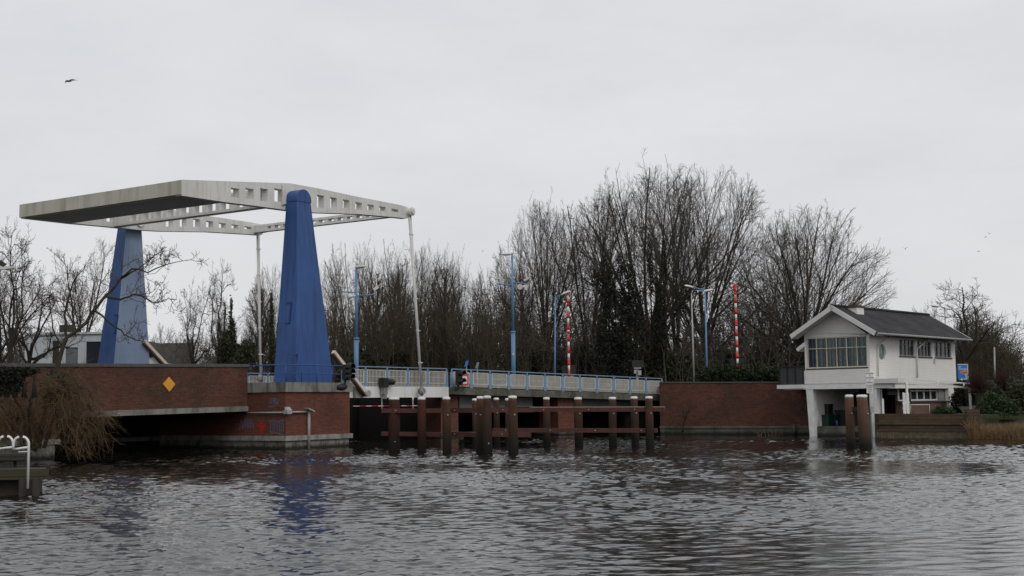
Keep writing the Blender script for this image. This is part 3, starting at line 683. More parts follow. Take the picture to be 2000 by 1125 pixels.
approach_pier(1090, 1121, 0, .5, 'brick pier standing mid way below the approach span', 0)
b = MB(); b.obox(APp(APL - 3, -.5, 1.2), AP * 4, APN * 13, UP * 3.6); b.build('abutment', 'brick_painted_shade', ap)
ar_ = thing('bridge_railing', 'long cream picket railing with blue posts along the approach span', 'railing', APp(0, 3.7))
railing(ar_, APp(.35, AZ0 + .27, .12), APp(APL, AZ1 + .27, .12), 12, 1.06, dropped=.2, npk=14)
# approach span to the left: brick parapet over a low opening
PWp = -.15
pl = thing('approach_parapet', 'dark brick parapet span with concrete soffit left of the pylons', 'bridge span', B(-10, PWp, 0))
def PP(u, v): return sz(BW(u, v, PWp))
pR = PP(488, 715); s_r = S0 - .02; s_l = PP(-60, 730)[0]
tz0, tz1 = PP(488, 711)[1], PP(60, 709.5)[1]; bz0, bz1 = PP(488, 793)[1], PP(112, 805)[1]; sb1 = PP(112, 805)[0]
st1 = PP(60, 709)[0]
def lin(s, sA, zA, sB, zB): return zA + (zB - zA) * (s - sA) / (sB - sA)
def tz(s): return lin(s, pR[0], tz0, st1, tz1)
def bz(s): return lin(s, pR[0], bz0, sb1, bz1)
def strip(s0, s1, f0, f1, w, th, mb, mi=0):
    P = [B(s0, w, f0(s0)), B(s1, w, f0(s1)), B(s1, w, f1(s1)), B(s0, w, f1(s0))]; mb.prism(P, Cx * th, mi)
b = MB(); strip(s_r, sb1 - 1.2, lambda s: bz(s) , lambda s: tz(s) - .17, PWp, .4, b); b.build('brick_face', 'brick', pl)
b = MB(); strip(s_r + .1, s_l, lambda s: tz(s) - .17, lambda s: tz(s), PWp - .06, .52, b); b.build('coping', 'cap_grey', pl)
b = MB(); strip(s_r, sb1 + .2, lambda s: bz(s) - .3, bz, PWp - .08, .6, b); b.build('soffit_beam', 'concrete', pl)
b = MB(); strip(s_r, s_l - 8, lambda s: 3.1, lambda s: 3.6, PWp + .41, WSP - 1, b); b.build('deck', 'asphalt', pl)
al = thing('brick_abutment', 'brick abutment on concrete footing behind the drooping willow', 'abutment', B(sb1 - 3, PWp, 0))
b = MB(); b.obox(B(sb1 - .05, PWp + .02, 1.0), A * (-12), Cx * 1.2, UP * (tz(sb1) - .2 - 1.0)); b.build('brick_body', 'brick', al)
b = MB(); b.obox(B(sb1 + .1, PWp - .15, .75), A * -12, Cx * 1.2, UP * .25); b.build('ledge', 'conc_light', al); b = MB(); b.obox(B(sb1 - .15, PWp - .06, -.6), A * -12, Cx * 1.2, UP * 1.348); b.build('footing', 'concrete', al)
bw = thing('canal_wall', 'damp brick wall with pale ledge far back under the left span', 'quay wall', B(-9, 8, 0))
b = MB(); w_b = 7.5; b.obox(B(sb1 - 2, w_b, .7), A * (S0 - sb1 + 2.2), Cx * .5, UP * 2.6); b.build('brick_body', 'brick_painted_shade', bw); b = MB(); b.obox(B(sb1 - 2, w_b - .3, .5), A * (S0 - sb1 + 2.0), Cx * .5, UP * .25); b.build('ledge', 'conc_dark', bw); b = MB(); b.obox(B(sb1 - 2, w_b - .1, -.6), A * (S0 - sb1 + 2.0), Cx * .5, UP * 1.09); b.build('footing', 'brick_painted_shade', bw)  # black brick and dark concrete colours stand in for shade under the span
# yellow diamond on the parapet
b = MB(); P = [BW(u, v, PWp - .05) for u, v in [(330.5, 736), (342.5, 750.5), (331, 765), (318.5, 750)]]; b.prism(P, Cx * .04)
solid('diamond_sign', 'yellow', 'plain yellow diamond shaped board on the brick parapet', 'sign', b)
# blue guard rail on the pier head
gr_ = thing('guard_rail', 'dark blue tubular guard rail round the foot of the near pylon', 'railing', B(0, W0, ZC1))
wr, srr = W0 + .12, S0 + .12
b = MB(); pts = [B(srr, 2.6, ZC1 + 1.02), B(srr, wr, ZC1 + 1.02), B(S1 - .1, wr, ZC1 + 1.02), B(S1 - .1, -.2, ZC1 + 1.02)]; b.tube(pts, .035, 8); b.build('top_rail', 'blue', gr_)
b = MB(); b.tube([p - UP * .5 for p in pts], .025, 8); b.build('mid_rail', 'blue', gr_)
for s, w in [(srr, 2.6), (srr, .9), (srr, -1.2), (srr, wr), (S0 + 1.45, wr), (S0 + 2.75, wr), (S0 + 4.15, wr), (S1 - .1, wr), (S1 - .1, -1.6)]:
    b = MB(); b.tube([B(s, w, ZC1), B(s, w, ZC1 + 1.02)], .03, 8); b.build('post', 'blue', gr_)
# ------------------------------------------------------------------ quay wall, hedge side
ww = thing('quay_wall', 'long weathered red brick quay wall between the bridge and the white house', 'quay wall', RW0)
RN = np.array([RWd[1], -RWd[0], 0]); RN = RN if RN[1] < 0 else -RN        # towards the water
def RWp(u, v, off=0.): return PL(u, v, RW0 + RN * off, RN)
rl_ = float(np.linalg.norm(RW1 - RW0)) + 1.5
zA, zB = RWp(1300, 745.5)[2], RWp(1515, 747)[2]; zl = RWp(1400, 832)[2]
b = MB(); b.prism([RW0 - RWd * .3 + UP * zl, RW0 + RWd * rl_ + UP * zl, RW0 + RWd * rl_ + UP * (zB - .08), RW0 - RWd * .3 + UP * (zA - .08)], -RN * .6); b.build('brick_face', 'brick', ww)
b = MB(); b.prism([RW0 - RWd * .3 + UP * (zA - .08) + RN * .05, RW0 + RWd * rl_ + UP * (zB - .08) + RN * .05, RW0 + RWd * rl_ + UP * zB + RN * .05, RW0 - RWd * .3 + UP * zA + RN * .05], -RN * .7); b.build('coping', 'cap_grey', ww)
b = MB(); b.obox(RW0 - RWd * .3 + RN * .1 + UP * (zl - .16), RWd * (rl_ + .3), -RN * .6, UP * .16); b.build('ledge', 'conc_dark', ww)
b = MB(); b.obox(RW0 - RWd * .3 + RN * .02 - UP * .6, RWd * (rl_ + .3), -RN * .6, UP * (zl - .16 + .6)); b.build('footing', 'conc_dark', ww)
b = MB(); b.tube([RWp(1552, 829, .35), RWp(1552, 852, .35)], .11, 8); solid('marker_post', 'conc_dark', 'short grey post standing in the water before the quay wall', 'post', b)
# sapling growing out of the wall foot
b = MB()
for pts in ([(1333, 845), (1337, 818), (1335, 800), (1334, 781)], [(1337, 822), (1343, 806), (1348, 792), (1350, 780)], [(1335, 836), (1329, 846)], [(1336, 815), (1333, 800)], [(1343, 806), (1350, 800)]):
    b.tube([RWp(u, v, .3) for u, v in pts], np.linspace(.05, .015, len(pts)), 5)
solid('sapling', 'bark', 'thin bare sapling growing up against the brick quay wall', 'sapling', b)

# ------------------------------------------------------------------ mooring piles
def pile(u, yb, yt, w_px, mat, label, group, d_off=0., lean=0., rad_top=.86, capless=False):
    base = G(u, yb, 0); d = base[1] + d_off
    if d_off: base = D(u, yb, d); base[2] = 0
    r = w_px / 2 / FPX * d; zt_ = ZH(u, yt, d); rr0 = random.Random(int(u * 13)); tx = (lean + (rr0.uniform(-1.6, 1.6) if not lean else 0)) * d / FPX; ty = rr0.uniform(-.06, .06)
    o = MB(); n = 14; rr = random.Random(int(u * 7))
    prof = [(-1.2, 1.02), (.0, 1.0), (.8, .98 + rr.uniform(-.03, .03)), (1.6, .97 + rr.uniform(-.03, .03)), (zt_ - .75, .95), (zt_ - .3, rad_top + .03), (zt_ - .13, rad_top)]
    vs_ = []; ph = rr.random() * 6
    for z, k in prof:
        for j in range(n):
            a = 2 * math.pi * j / n; q = r * k * (1 + .035 * math.sin(3 * a + ph) + .02 * math.sin(5 * a + z * 2 + ph))
            vs_.append((base[0] + tx * z / zt_ + q * math.cos(a), base[1] + ty * z + q * math.sin(a), z))
    fs = [(i * n + j, i * n + (j + 1) % n, (i + 1) * n + (j + 1) % n, (i + 1) * n + j) for i in range(len(prof) - 1) for j in range(n)]
    o.add(vs_, fs, 0, True); o.f.append(tuple(range((len(prof) - 1) * n, len(prof) * n))); o.m.append(0); o.s.append(False)
    root = thing('mooring_pile', label, 'mooring pile', (base[0], base[1], 0), group)
    o.build('shaft', mat, root)
    c = MB(); t = zt_ - .14; k = r * rad_top * 1.06; cxy = (base[0] + tx, base[1] + ty * zt_)
    c.tube([(*cxy, t), (*cxy, t + .12)], [k, k * .98], n); c.tube([(*cxy, t + .12), (*cxy, t + .15)], [k * .98, k * .6], n); c.build('pile_cap', 'cap_white', root)
    for z in (zt_ - .95, zt_ - 2.4):
        m_ = MB()
        if z > .5: m_.ell((base[0] + r * .25, base[1] - r * .95, z), (.045, 0, 0), (0, .045, 0), (0, 0, .045), 6, 4)
        if m_.v: m_.build('bolt', 'grey_metal', root)
    return root
PG = 'timber piles of the bridge fender'
piles = [(769.5, 881, 776, 23, 'pile_red', 'thick dark red pile nearest the leaf, leftmost of the white-capped row'),
 (824.5, 881, 776, 17, 'pile_red', 'red brown pile directly below the white hanger rod'),
 (873.5, 882.5, 775.5, 17, 'pile', 'grey brown pile below the joint of leaf and approach span'),
 (937.5, 884.5, 774, 15, 'pile', 'left pile of the touching pair in the fender cluster'),
 (952.5, 885.5, 773, 17.5, 'pile', 'right and thicker pile of the touching pair in the fender cluster'),
 (1003.5, 886, 773, 19, 'pile', 'stout brown pile below the foot of the tall blue camera mast'),
 (1069, 871, 776, 14, 'pile', 'slim pile between the fender cluster and the brick pier'),
 (1131, 871, 776, 16.5, 'pile', 'dark pile just right of the mid brick pier'),
 (1197, 871, 775.5, 16, 'pile', 'lone dark pile standing below the concrete span near the grey girder end'),
 (1241.5, 870.5, 774.5, 15.5, 'pile', 'paler pile second from the right end of the fender'),
 (1270, 873, 774, 16, 'pile', 'dark pile at the right end of the fender')]
for q in piles: pile(*q, PG)
rear = [(929, 868, 778.5, 11, 'pile', 'rear pile peeping out left of the touching pair'), (970.5, 866, 777, 12, 'pile', 'short dark rear pile right of the touching pair'),
        (992.5, 867, 778, 11, 'pile', 'rear pile hidden behind the stout mast pile')]
for q in rear: pile(*q, PG)
dg = 'piles of the dolphin before the white house'
pile(1662, 876, 771, 18, 'dol', 'upright rusty brown dolphin pile left of the leaning one', dg)
pile(1692, 877.5, 771, 23, 'dol', 'leaning split brown dolphin pile carrying the notice boards', dg, lean=-4)
pile(1684, 873.5, 771.5, 12, 'dol', 'rear dolphin pile hidden between the two front ones', dg, lean=-2)
def beam(u0, v0, u1, v1, d0, d1, h_px, name, lab, mat='waling', pale=False, th=.28, grp='timber walings of the fender', off=0):
    p0, p1 = D(u0, v0, d0), D(u1, v1, d1); hh = h_px / FPX * (d0 + d1) / 2; b = MB(); b.bar(p0, p1, th, hh, 0)
    if pale: b.bar(p0 + UP * (hh / 2 + .02), p1 + UP * (hh / 2 + .02), th + .02, .045, 1)
    dd = N(p1 - p0); nn = np.cross(dd, UP); nn = nn if nn[1] < 0 else -nn; L = np.linalg.norm(p1 - p0)
    for k in np.arange(.8, L, 2.6): b.ell(p0 + dd * k + nn * (th / 2 + .02), dd * .035, nn * .03, UP * .035, 6, 4, 2)
    return solid(name, [mat, 'pale_edge', 'grey_metal'], lab, 'fender beam', b, grp)
dP = lambda u, y: G(u, y, 0)[1]
beam(746, 802, 882, 802, 69.9, 69.4, 8.5, 'fender_beam', 'upper timber linking the three left piles', off=0)
beam(746, 847, 884, 849, 70.2, 69.6, 8, 'fender_beam', 'lower timber linking the three left piles')
beam(872, 801.5, 945, 801.5, 69.2, 67.2, 9, 'fender_beam', 'upper timber from the joint pile to the touching pair')
beam(872, 847.5, 945, 849.5, 69.2, 67.2, 9, 'fender_beam', 'lower timber from the joint pile to the touching pair')
beam(952, 801, 1040, 800.5, 67.2, 68, 9, 'fender_beam', 'upper timber from the touching pair past the mast pile')
beam(950, 847.5, 1036, 849, 67.4, 68.2, 10, 'fender_beam', 'short lower front timber by the mast pile')
beam(890, 800, 1010, 800, 76.5, 74.8, 8, 'fender_beam', 'rear upper timber behind the fender cluster')
beam(895, 848, 990, 846, 76.5, 75, 8, 'fender_beam', 'rear lower timber behind the fender cluster')
beam(1036, 800.2, 1298.5, 799.5, 73.3, 71.5, 8.2, 'fender_beam', 'long upper red waling with a pale top edge across the right piles', pale=True)
beam(963, 840.3, 1284, 840.8, 74.0, 71.6, 8.2, 'fender_beam', 'long lower red waling across the right piles')
beam(1666, 799, 1692, 799, 65.8, 65.2, 9, 'fender_beam', 'short timber tying the dolphin piles together', 'dock_dark', grp=None)
beam(1664, 846, 1692, 846, 66.2, 65.9, 7, 'fender_beam', 'low dark timber between the dolphin piles', 'dock_dark', grp=None)

# ------------------------------------------------------------------ lamps, masts, barriers
def lamp_head(par, c, dirx, L=.75, name='lamp_head'):
    dirx = N(dirx); sx = np.cross(UP, dirx); b = MB(); b.ell(c, dirx * L / 2, sx * .16, UP * .11, 12, 6, 0); b.build(name, 'lamp_white', par)
    b = MB(); b.ell(c - UP * .06, dirx * L * .4, sx * .13, UP * .06, 10, 4); b.build('lamp_glass', 'black', par)
def cam_box(par, c, dirx, L=.42, r=.13):
    dirx = N(dirx); b = MB(); b.bar(c - dirx * L / 2, c + dirx * L / 2, .16, .15); b.bar(c - dirx * L * .55 + UP * .09, c + dirx * L * .6 + UP * .09, .19, .025); b.build('camera', 'cam_white', par)
    q = par.children[-1] if False else None
    b = MB(); b.bar(c + dirx * (L / 2 + .002), c + dirx * (L / 2 + .05), .13, .12); b.build('camera_lens', 'rubber', par)
def speaker_horn(par, c, dirx):
    dirx = N(dirx); b = MB(); b.tube([c - dirx * .3, c - dirx * .1, c + dirx * .12, c + dirx * .3], [.07, .08, .15, .22], 12); b.build('speaker', 'cam_white', par)
def mast(u, d, vb, v_sock, v_top, lab, zbase=3.75):
    base = D(u, vb, d); base[2] = zbase; t = thing('camera_mast', lab, 'mast', base, 'blue camera masts by the bridge')
    px = d / FPX; x0, y0 = base[0], base[1]; zs, ztp = ZH(u, v_sock, d), ZH(u, v_top, d)
    b = MB(); b.tube([(x0, y0, zbase), (x0, y0, zs)], .16, 12); b.tube([(x0, y0, zs), (x0, y0, zs + .12)], .2, 12); b.build('socket', 'post_blue', t)
    b = MB(); b.tube([(x0, y0, zs), (x0, y0, ztp)], [.115, .075], 12); b.build('pole', 'post_blue', t); return t, np.array([x0, y0, 0]), px
t, p, px = mast(696, 88, 740, 663, 524, 'blue camera mast with one horn speaker beside the near pylon')
hd = N((.75, -.55, 0)); lamp_head(t, p + UP * ZH(696, 521, 88) + np.array([.3, 0, 0]), (1, .1, .12), .85)
b = MB(); b.tube([p + UP * ZH(696, 571, 88), p + UP * ZH(696, 569.5, 88) + np.array([-1.05, 0, 0])], .045, 8); b.tube([p + UP * ZH(696, 578, 88), p + UP * ZH(736, 574.5, 88) + np.array([1.3, 0, 0])], .045, 8); b.build('cross_arm', 'post_blue', t)
cam_box(t, D(667, 558.5, 88), (.9, .3, -.35)); cam_box(t, D(734, 563.5, 88), (-.75, -.4, -.55)); speaker_horn(t, D(687, 578.5, 87.9), (-.8, -.3, -.15))
t, p, px = mast(1003.5, 98.2, 757, 650, 494, 'tall blue camera mast with twin speakers standing in front of the railing', 3.62)
lamp_head(t, p + UP * ZH(1002, 495.5, 98) + np.array([-.42, 0, 0]), (1, .1, .04), .9)
b = MB(); b.tube([p + UP * ZH(1003, 556.5, 98), p + UP * ZH(973, 553.5, 98) + np.array([-1.2, 0, 0])], .05, 8); b.tube([p + UP * ZH(1003, 551, 98), p + UP * ZH(1033, 554, 98) + np.array([1.2, 0, 0])], .05, 8); b.build('cross_arm', 'post_blue', t)
cam_box(t, D(976, 543, 98), (.96, -.2, .03), .55); cam_box(t, D(1030, 544.5, 98), (.85, -.3, .42), .6); speaker_horn(t, D(1014, 559.5, 97.8), (.2, -.9, -.15)); speaker_horn(t, D(1021.5, 560.5, 98), (.75, -.6, -.1))
b = MB(); b.cbox(D(1002.5, 691.5, 98) + np.array([0, -.17, 0]), .1, .03, .14); b.build('sticker', 'white', t)
def street_lamp(u, d, vb, v_top, head_u, head_v, lab, mat, zb=3.78, grp='street lamps beyond the bridge', bent=True, u_top=None, r=.075):
    base = D(u, vb, d); base[2] = zb; t = thing('street_lamp', lab, 'street lamp', base, grp)
    ztp = ZH(u, v_top, d); x0, y0 = base[0], base[1]; xt = D(u_top, v_top, d)[0] if u_top else x0
    b = MB(); b.tube([(x0, y0, zb), (x0 + (xt - x0) * .4, y0, zb + (ztp - zb) * .4), (xt, y0, ztp)], [r, r * .8, r * .55], 10); b.build('pole', mat, t)
    hp = D(head_u, head_v, d); top = np.array([xt, y0, ztp]); dirv = N(hp - top)
    b = MB()
    if bent: b.tube([top, top + UP * .25 + (hp - top) * .08, top + (hp - top) * .35 + UP * .18, hp - dirv * .3], [r * .5] * 4, 8)
    else: b.tube([top - UP * .03, hp - dirv * .3], r * .5, 8)
    b.build('arm', mat, t); lamp_head(t, hp, hp - top, .85); return t
street_lamp(1083.5, 104, 740, 580, 1105, 572, 'pale blue street lamp with its arm to the right next to a raised barrier', 'post_blue', bent=False, u_top=1084.5, r=.085)
street_lamp(1380.5, 105, 720, 566, 1346, 559.5, 'pale blue street lamp with its arm to the left behind the hedge', 'post_blue', u_top=1377, bent=False, r=.1)
street_lamp(1355.5, 99, 738, 574, 1383, 567.5, 'slim grey street lamp with a curved arm at the quay wall edge', 'grey_metal', u_top=1350.5, r=.075)
street_lamp(1849, 118, 700, 600, 1826, 598, 'distant street lamp whose arm pokes out above the house roof', 'grey_metal', bent=False, r=.07)
b = MB(); c = D(1943, 745, 115); c[2] = 3.8; b.tube([c, D(1942, 678, 115)], [.1, .07], 8); solid('lamp_pole', 'grey_metal', 'plain pale pole rising above the brown wall on the far right', 'pole', b)
def barrier(u, d, v_low, v_top, lean, lab, n_b, stand):
    base = D(u, v_low, d); t = thing('road_barrier', lab, 'barrier', (base[0], base[1], 3.78), 'raised road barriers')
    p0 = D(u, v_low, d); p1 = D(u - lean, v_top, d); b = MB()
    for i in range(n_b): b.tube([p0 + (p1 - p0) * i / n_b, p0 + (p1 - p0) * (i + 1) / n_b], .1 if i % 2 == 0 else .09, 10, mi=(i + 1) % 2)
    b.build('boom', ['white', 'red'], t)
    for k in range(3):
        b = MB(); q = p0 + (p1 - p0) * (.16 + .38 * k); b.ell(q + np.array([0, -.1, 0]), (.13, 0, 0), (0, .08, 0), (0, 0, .12), 8, 5); b.build('warning_light', 'red', t)
    b = MB(); b.ell(p1 + UP * .05, (.16, 0, 0), (0, .1, 0), (0, 0, .25), 8, 5); b.build('end_light', 'red', t)
    b = MB(); c = np.array([p0[0], p0[1] + .35, 0]); b.cbox(c + UP * (3.78 + (p0[2] - 3.78) * .5), .8, .5, max(.3, p0[2] - 3.78), None); b.cbox(c + UP * (p0[2] + .5), 1.1, .3, .9); b.build('housing', 'black', t)
    b = MB(); b.cbox(np.array([p0[0], p0[1] + .1, p0[2] + .05]), .75, .12, .07); b.build('bracket', 'grey_metal', t)
barrier(1111.5, 104.5, 736, 576, 2.5, 'raised red and white barrier beside the pale blue lamp with a right hand arm', 14, True)
barrier(1441, 104, 722, 560, 5.5, 'raised red and white barrier behind the dark hedge', 15, True)
# dark warning light board on a short grey post
p = D(1245, 742, 106); t = thing('warning_signal', 'dark warning light board on a short grey post behind the railing', 'signal', (p[0], p[1], 3.5))
b = MB(); b.tube([(p[0], p[1], 3.3), (p[0], p[1], ZH(1245, 716, 106))], .1, 8); b.cbox(D(1249, 728, 105.8), .28, .3, .4); b.cbox(D(1240.5, 726, 105.8), .2, .25, .3); b.cbox(D(1245, 719, 105.9), .6, .2, .08); b.build('post', 'grey_metal', t)
b = MB(); b.cbox(D(1245.5, 710.5, 105.9), .95, .12, .6); b.build('board', 'black', t)
def traffic_signal(uc, v0, v1, d, lab, pole_px, extra=None, n=3, facing=(.8, -.6, 0), wpx=12):
    c = D(uc, (v0 + v1) / 2, d); t = thing('traffic_signal', lab, 'traffic signal', c - UP * (v1 - v0) / 2 / FPX * d, 'signals for ships')
    H_ = (v1 - v0) / FPX * d; f = N(facing); b = MB(); b.bar(c - UP * H_ / 2, c + UP * H_ / 2, .42, .3, up=f); b.build('housing', 'black', t)
    for i in range(n):
        q = c + UP * H_ * ((i + .5) / n - .5) + f * .14
        b = MB(); b.tube([q + f * .0, q + f * .18], .17, 10); b.build('lens', 'rubber', t)
        # visor: half tube over the lens
        b = MB(); s_ = np.cross(UP, f); ring = [-.25 + i2 * math.pi / 8 * 1.15 for i2 in range(9)]
        for k in range(8):
            a0, a1 = ring[k], ring[k + 1]; e = lambda a, o, r: q + f * o + s_ * r * math.cos(a) + UP * r * math.sin(a)
            b.add([e(a0, .0, .23), e(a1, .0, .23), e(a1, .42, .21), e(a0, .42, .21), e(a0, .0, .21), e(a1, .0, .21), e(a1, .42, .19), e(a0, .42, .19)], [(0, 1, 2, 3), (7, 6, 5, 4), (3, 2, 6, 7)])
        b.build('visor', 'black', t)
    b = MB(); b.tube([D(u, v, d + .1) for u, v in pole_px], .07, 8); b.build('bracket_pole', 'black', t)
    return t
ts = traffic_signal(676.5, 712, 742, 75.5, 'black three light ship signal on the corner of the pier', [(674, 742), (674, 749), (668, 756)])
b = MB(); c = D(668, 756, 75.3); b.ell(c, (.32, .1, .08), (0, .25, 0), (-.06, 0, .2), 10, 6); b.build('bracket_arm', 'black', ts)
ts = traffic_signal(896.5, 722, 752, 92.2, 'dark ship signal with two lights on the approach span before the white board', [(895, 752), (895, 758), (888, 762)], n=2, facing=(.75, -.66, 0))
# white board with red rim behind that signal
c = D(905.5, 741.5, 92.9); b = MB(); w_, h_ = .8, .78; fx = AP; f = -APN
b.cbox(c, w_, .05, h_, fx, 0)
solid_ = thing('board_sign', 'white board with a red rim fixed to the railing behind the ship signal', 'sign', c)
b.build('panel', 'white', solid_)
b = MB()
for dx, dz, sx, sz_ in ((0, h_ / 2 - .05, w_, .1), (0, -h_ / 2 + .05, w_, .1), (-w_ / 2 + .05, 0, .1, h_ - .202), (w_ / 2 - .05, 0, .1, h_ - .202)): b.cbox(c + f * .04 + fx * dx + UP * dz, sx, .03, sz_, fx)
b.build('rim', 'red', solid_)

# ------------------------------------------------------------------ lettering
def text_mesh(txt, size, origin, xdir, zdir, mat, name, par, depth=.004, align='LEFT', sx=1.):
    cu = bpy.data.curves.new('txt', 'FONT'); cu.body = txt; cu.size = size; cu.extrude = depth; cu.align_x = align
    tmp = bpy.data.objects.new('tmp', cu); COL.objects.link(tmp)
    dg = bpy.context.evaluated_depsgraph_get(); me = bpy.data.meshes.new_from_object(tmp.evaluated_get(dg)); bpy.data.objects.remove(tmp)
    x = N(xdir); z = N(zdir); y = np.cross(z, x); mb = MB()
    vs_ = [np.asarray(origin) + x * v.co.x * sx + z * v.co.y - y * v.co.z for v in me.vertices]; mb.add(vs_, [tuple(p.vertices) for p in me.polygons])
    o = mb.build(name, mat, par, uv=False); bpy.data.meshes.remove(me); return o
# notice boards carried by the dolphin
dn = 65.0; nb_ = thing('notice_board', 'two white notice boards on a thin post beside the leaning dolphin pile', 'notice board', D(1703, 877, dn + .4) * np.array([1, 1, 0]))
b = MB(); b.tube([D(1703, 877, dn + .35), D(1698, 730, dn + .35)], .05, 8); b.cbox(D(1703, 800, dn + .3), .2, .12, .3); b.build('post', 'grey_metal', nb_)
def board(u0, v0, u1, v1, lines, mat, sizes):
    c = D((u0 + u1) / 2, (v0 + v1) / 2, dn); w_ = (u1 - u0) / FPX * dn; h_ = (v1 - v0) / FPX * dn; b = MB(); b.cbox(c, w_, .04, h_); p = b.build('board', mat, nb_)
    for (txt, vv, sz_) in lines: text_mesh(txt, sz_, D((u0 + u1) / 2, vv, dn) + np.array([0, -.024, 0]), (1, 0, 0), UP, 'dark_text', 'lettering', p, align='CENTER')
board(1691.5, 727, 1706, 750, [('Verboden', 730.5, .1), ('te', 734.5, .09), ('zwemmen', 738.8, .1), ('of', 743, .09), ('duiken', 748, .11)], 'white', None)
board(1692.6, 750.6, 1705, 768, [('Verboden', 754.5, .08), ('op of', 758, .075), ('over de', 762, .075), ('palen', 766, .075)], 'cam_white', None)
# blue direction sign beyond the house
ds = 99.; sg = thing('direction_sign', 'blue road direction sign with an orange route oval beyond the house', 'direction sign', D(1880, 745, ds))
c = D(1880.5, 726.5, ds); wS, hS = 20 / FPX * ds, 31 / FPX * ds; b = MB(); b.cbox(c, wS, .08, hS); b.build('panel', 'sign_blue', sg)
f = np.array([0, -.045, 0]); b = MB(); 
for dx, dz, sx, sz_ in ((0, hS / 2 - .03, wS, .05), (wS / 2 - .03, 0, .05, hS - .12)): b.cbox(c + f + np.array([dx, 0, dz]), sx, .01, sz_)
b.build('border', 'white', sg)
text_mesh('er', .26, D(1871.5, 718.5, ds) + f, (1, 0, 0), UP, 'white', 'lettering', sg); text_mesh('neningen', .27, D(1871.5, 722.8, ds) + f, (1, 0, 0), UP, 'white', 'lettering', sg, sx=.78)
b = MB(); oc = D(1882.5, 727.5, ds) + f; ov = [oc + np.array([.3 * math.copysign(1, math.cos(a)) * 0 + .27 * math.cos(a) + .03 * math.copysign(1, math.cos(a)), 0, .13 * math.sin(a)]) for a in np.linspace(0, 2 * math.pi, 25)[:-1]]; b.prism(ov, (0, -.01, 0)); b.build('route_oval', 'orange', sg)
text_mesh('N201', .17, oc + np.array([0, -.016, -.06]), (1, 0, 0), UP, 'dark_text', 'lettering', sg, align='CENTER')
b = MB(); ax_ = D(1886.5, 740, ds) + f; L_ = .33
b.cbox(ax_ + UP * .12, .06, .012, .36); b.add([ax_ + np.array([-.11, -.006, .3]), ax_ + np.array([.11, -.006, .3]), ax_ + np.array([0, -.006, .44])], [(0, 1, 2)])
b.cbox(ax_ + np.array([-.17, 0, -.03]), .28, .012, .06); b.add([ax_ + np.array([-.3, -.006, .08]), ax_ + np.array([-.3, -.006, -.14]), ax_ + np.array([-.45, -.006, -.03])], [(0, 1, 2)])
b.build('arrows', 'white', sg)
b = MB(); b.tube([(c[0] - .3, c[1] + .1, 3.8), (c[0] - .3, c[1] + .1, c[2] + hS / 2)], .06, 8); b.tube([(c[0] + .35, c[1] + .1, 3.8), (c[0] + .35, c[1] + .1, c[2] + hS / 2)], .06, 8); b.build('posts', 'grey_metal', sg)

# ------------------------------------------------------------------ dock bottom left
dk = thing('jetty', 'mossy wooden jetty with thick edge board at lower left', 'jetty', G(20, 968, 0))
d0 = 37.0; e_r = D(95, 917, d0 + .4); zt = ZH(60, 917, d0); zb = ZH(60, 938, d0); xl = -24.
b = MB(); b.obox((xl, d0 - .1, zb), (e_r[0] - xl, .45, 0), (-.02, .12, 0), (0, 0, zt - zb)); b.build('edge_board', 'dock', dk)
b = MB(); b.obox((xl, d0 + .02, zt - .06), (e_r[0] - xl - .12, .45, 0), (-.3, .9, 0), (0, 0, .055)); b.build('deck', 'grey_plank', dk)
for u, w_ in ((70, .2), (44, .2), (-30, .25)):
    b = MB(); c = D(u, 940, d0 + .3); b.tube([(c[0], c[1], -1), (c[0], c[1], zb + .05)], w_ / 2, 10); b.build('leg', 'dock_dark', dk)
b = MB(); c = D(22, 950, d0 + .6); b.obox((xl, d0 + .35, -1), (c[0] - xl + .3, .3, 0), (0, 1.6, 0), (0, 0, 1 + zb - .02)); b.build('dark_backing', 'dock_dark', dk)
bn = thing('bench', 'low grey plank bench on the jetty behind the white ladder rails', 'bench', D(20, 916, d0 + 1.6))
b = MB(); p0, p1 = D(-60, 892, d0 + 1.6), D(53, 892, d0 + 1.6); b.bar(p0, p1, .35, .2); b.build('seat', 'grey_plank', bn)
for u in (20, 45):
    b = MB(); c = D(u, 908, d0 + 1.6); b.cbox(c + UP * -.02, .28, .25, .38); b.build('leg', 'grey_plank', bn)
ld = thing('swim_ladder', 'white tubular ladder handrail with two loops on the jetty edge', 'ladder', D(30, 915, d0))
def loop(ul, ur, vt, d, vbR, vbL):
    zt_ = ZH((ul + ur) / 2, vt, d); xl_, xr_ = D(ul, vt, d)[0], D(ur, vt, d)[0]; r = (xr_ - xl_) / 2; xc = (xl_ + xr_) / 2
    pts = [(xr_, d, ZH(ur, vbR, d))] + [(xc + r * math.cos(a), d, zt_ - r + r * math.sin(a)) for a in np.linspace(0, math.pi, 13)] + [(xl_, d, ZH(ul, vbL, d))]
    b = MB(); b.tube(pts, .036, 8); b.build('handrail_loop', 'white', ld)
loop(26.5, 56.5, 852.5, d0 - .16, 954, 878); loop(-4, 26, 851.5, d0 + .5, 877, 900)
b = MB(); b.tube([D(-10, 877.5, d0 + .45), D(26, 873.5, d0 - .1)], .034, 8); b.tube([D(26, 878, d0 - .1), D(56, 873.5, d0 - .16)], .034, 8); b.tube([D(36, 883, d0 + .3), D(54, 882, d0 + .3)], .02, 6); b.build('cross_tube', 'white', ld)

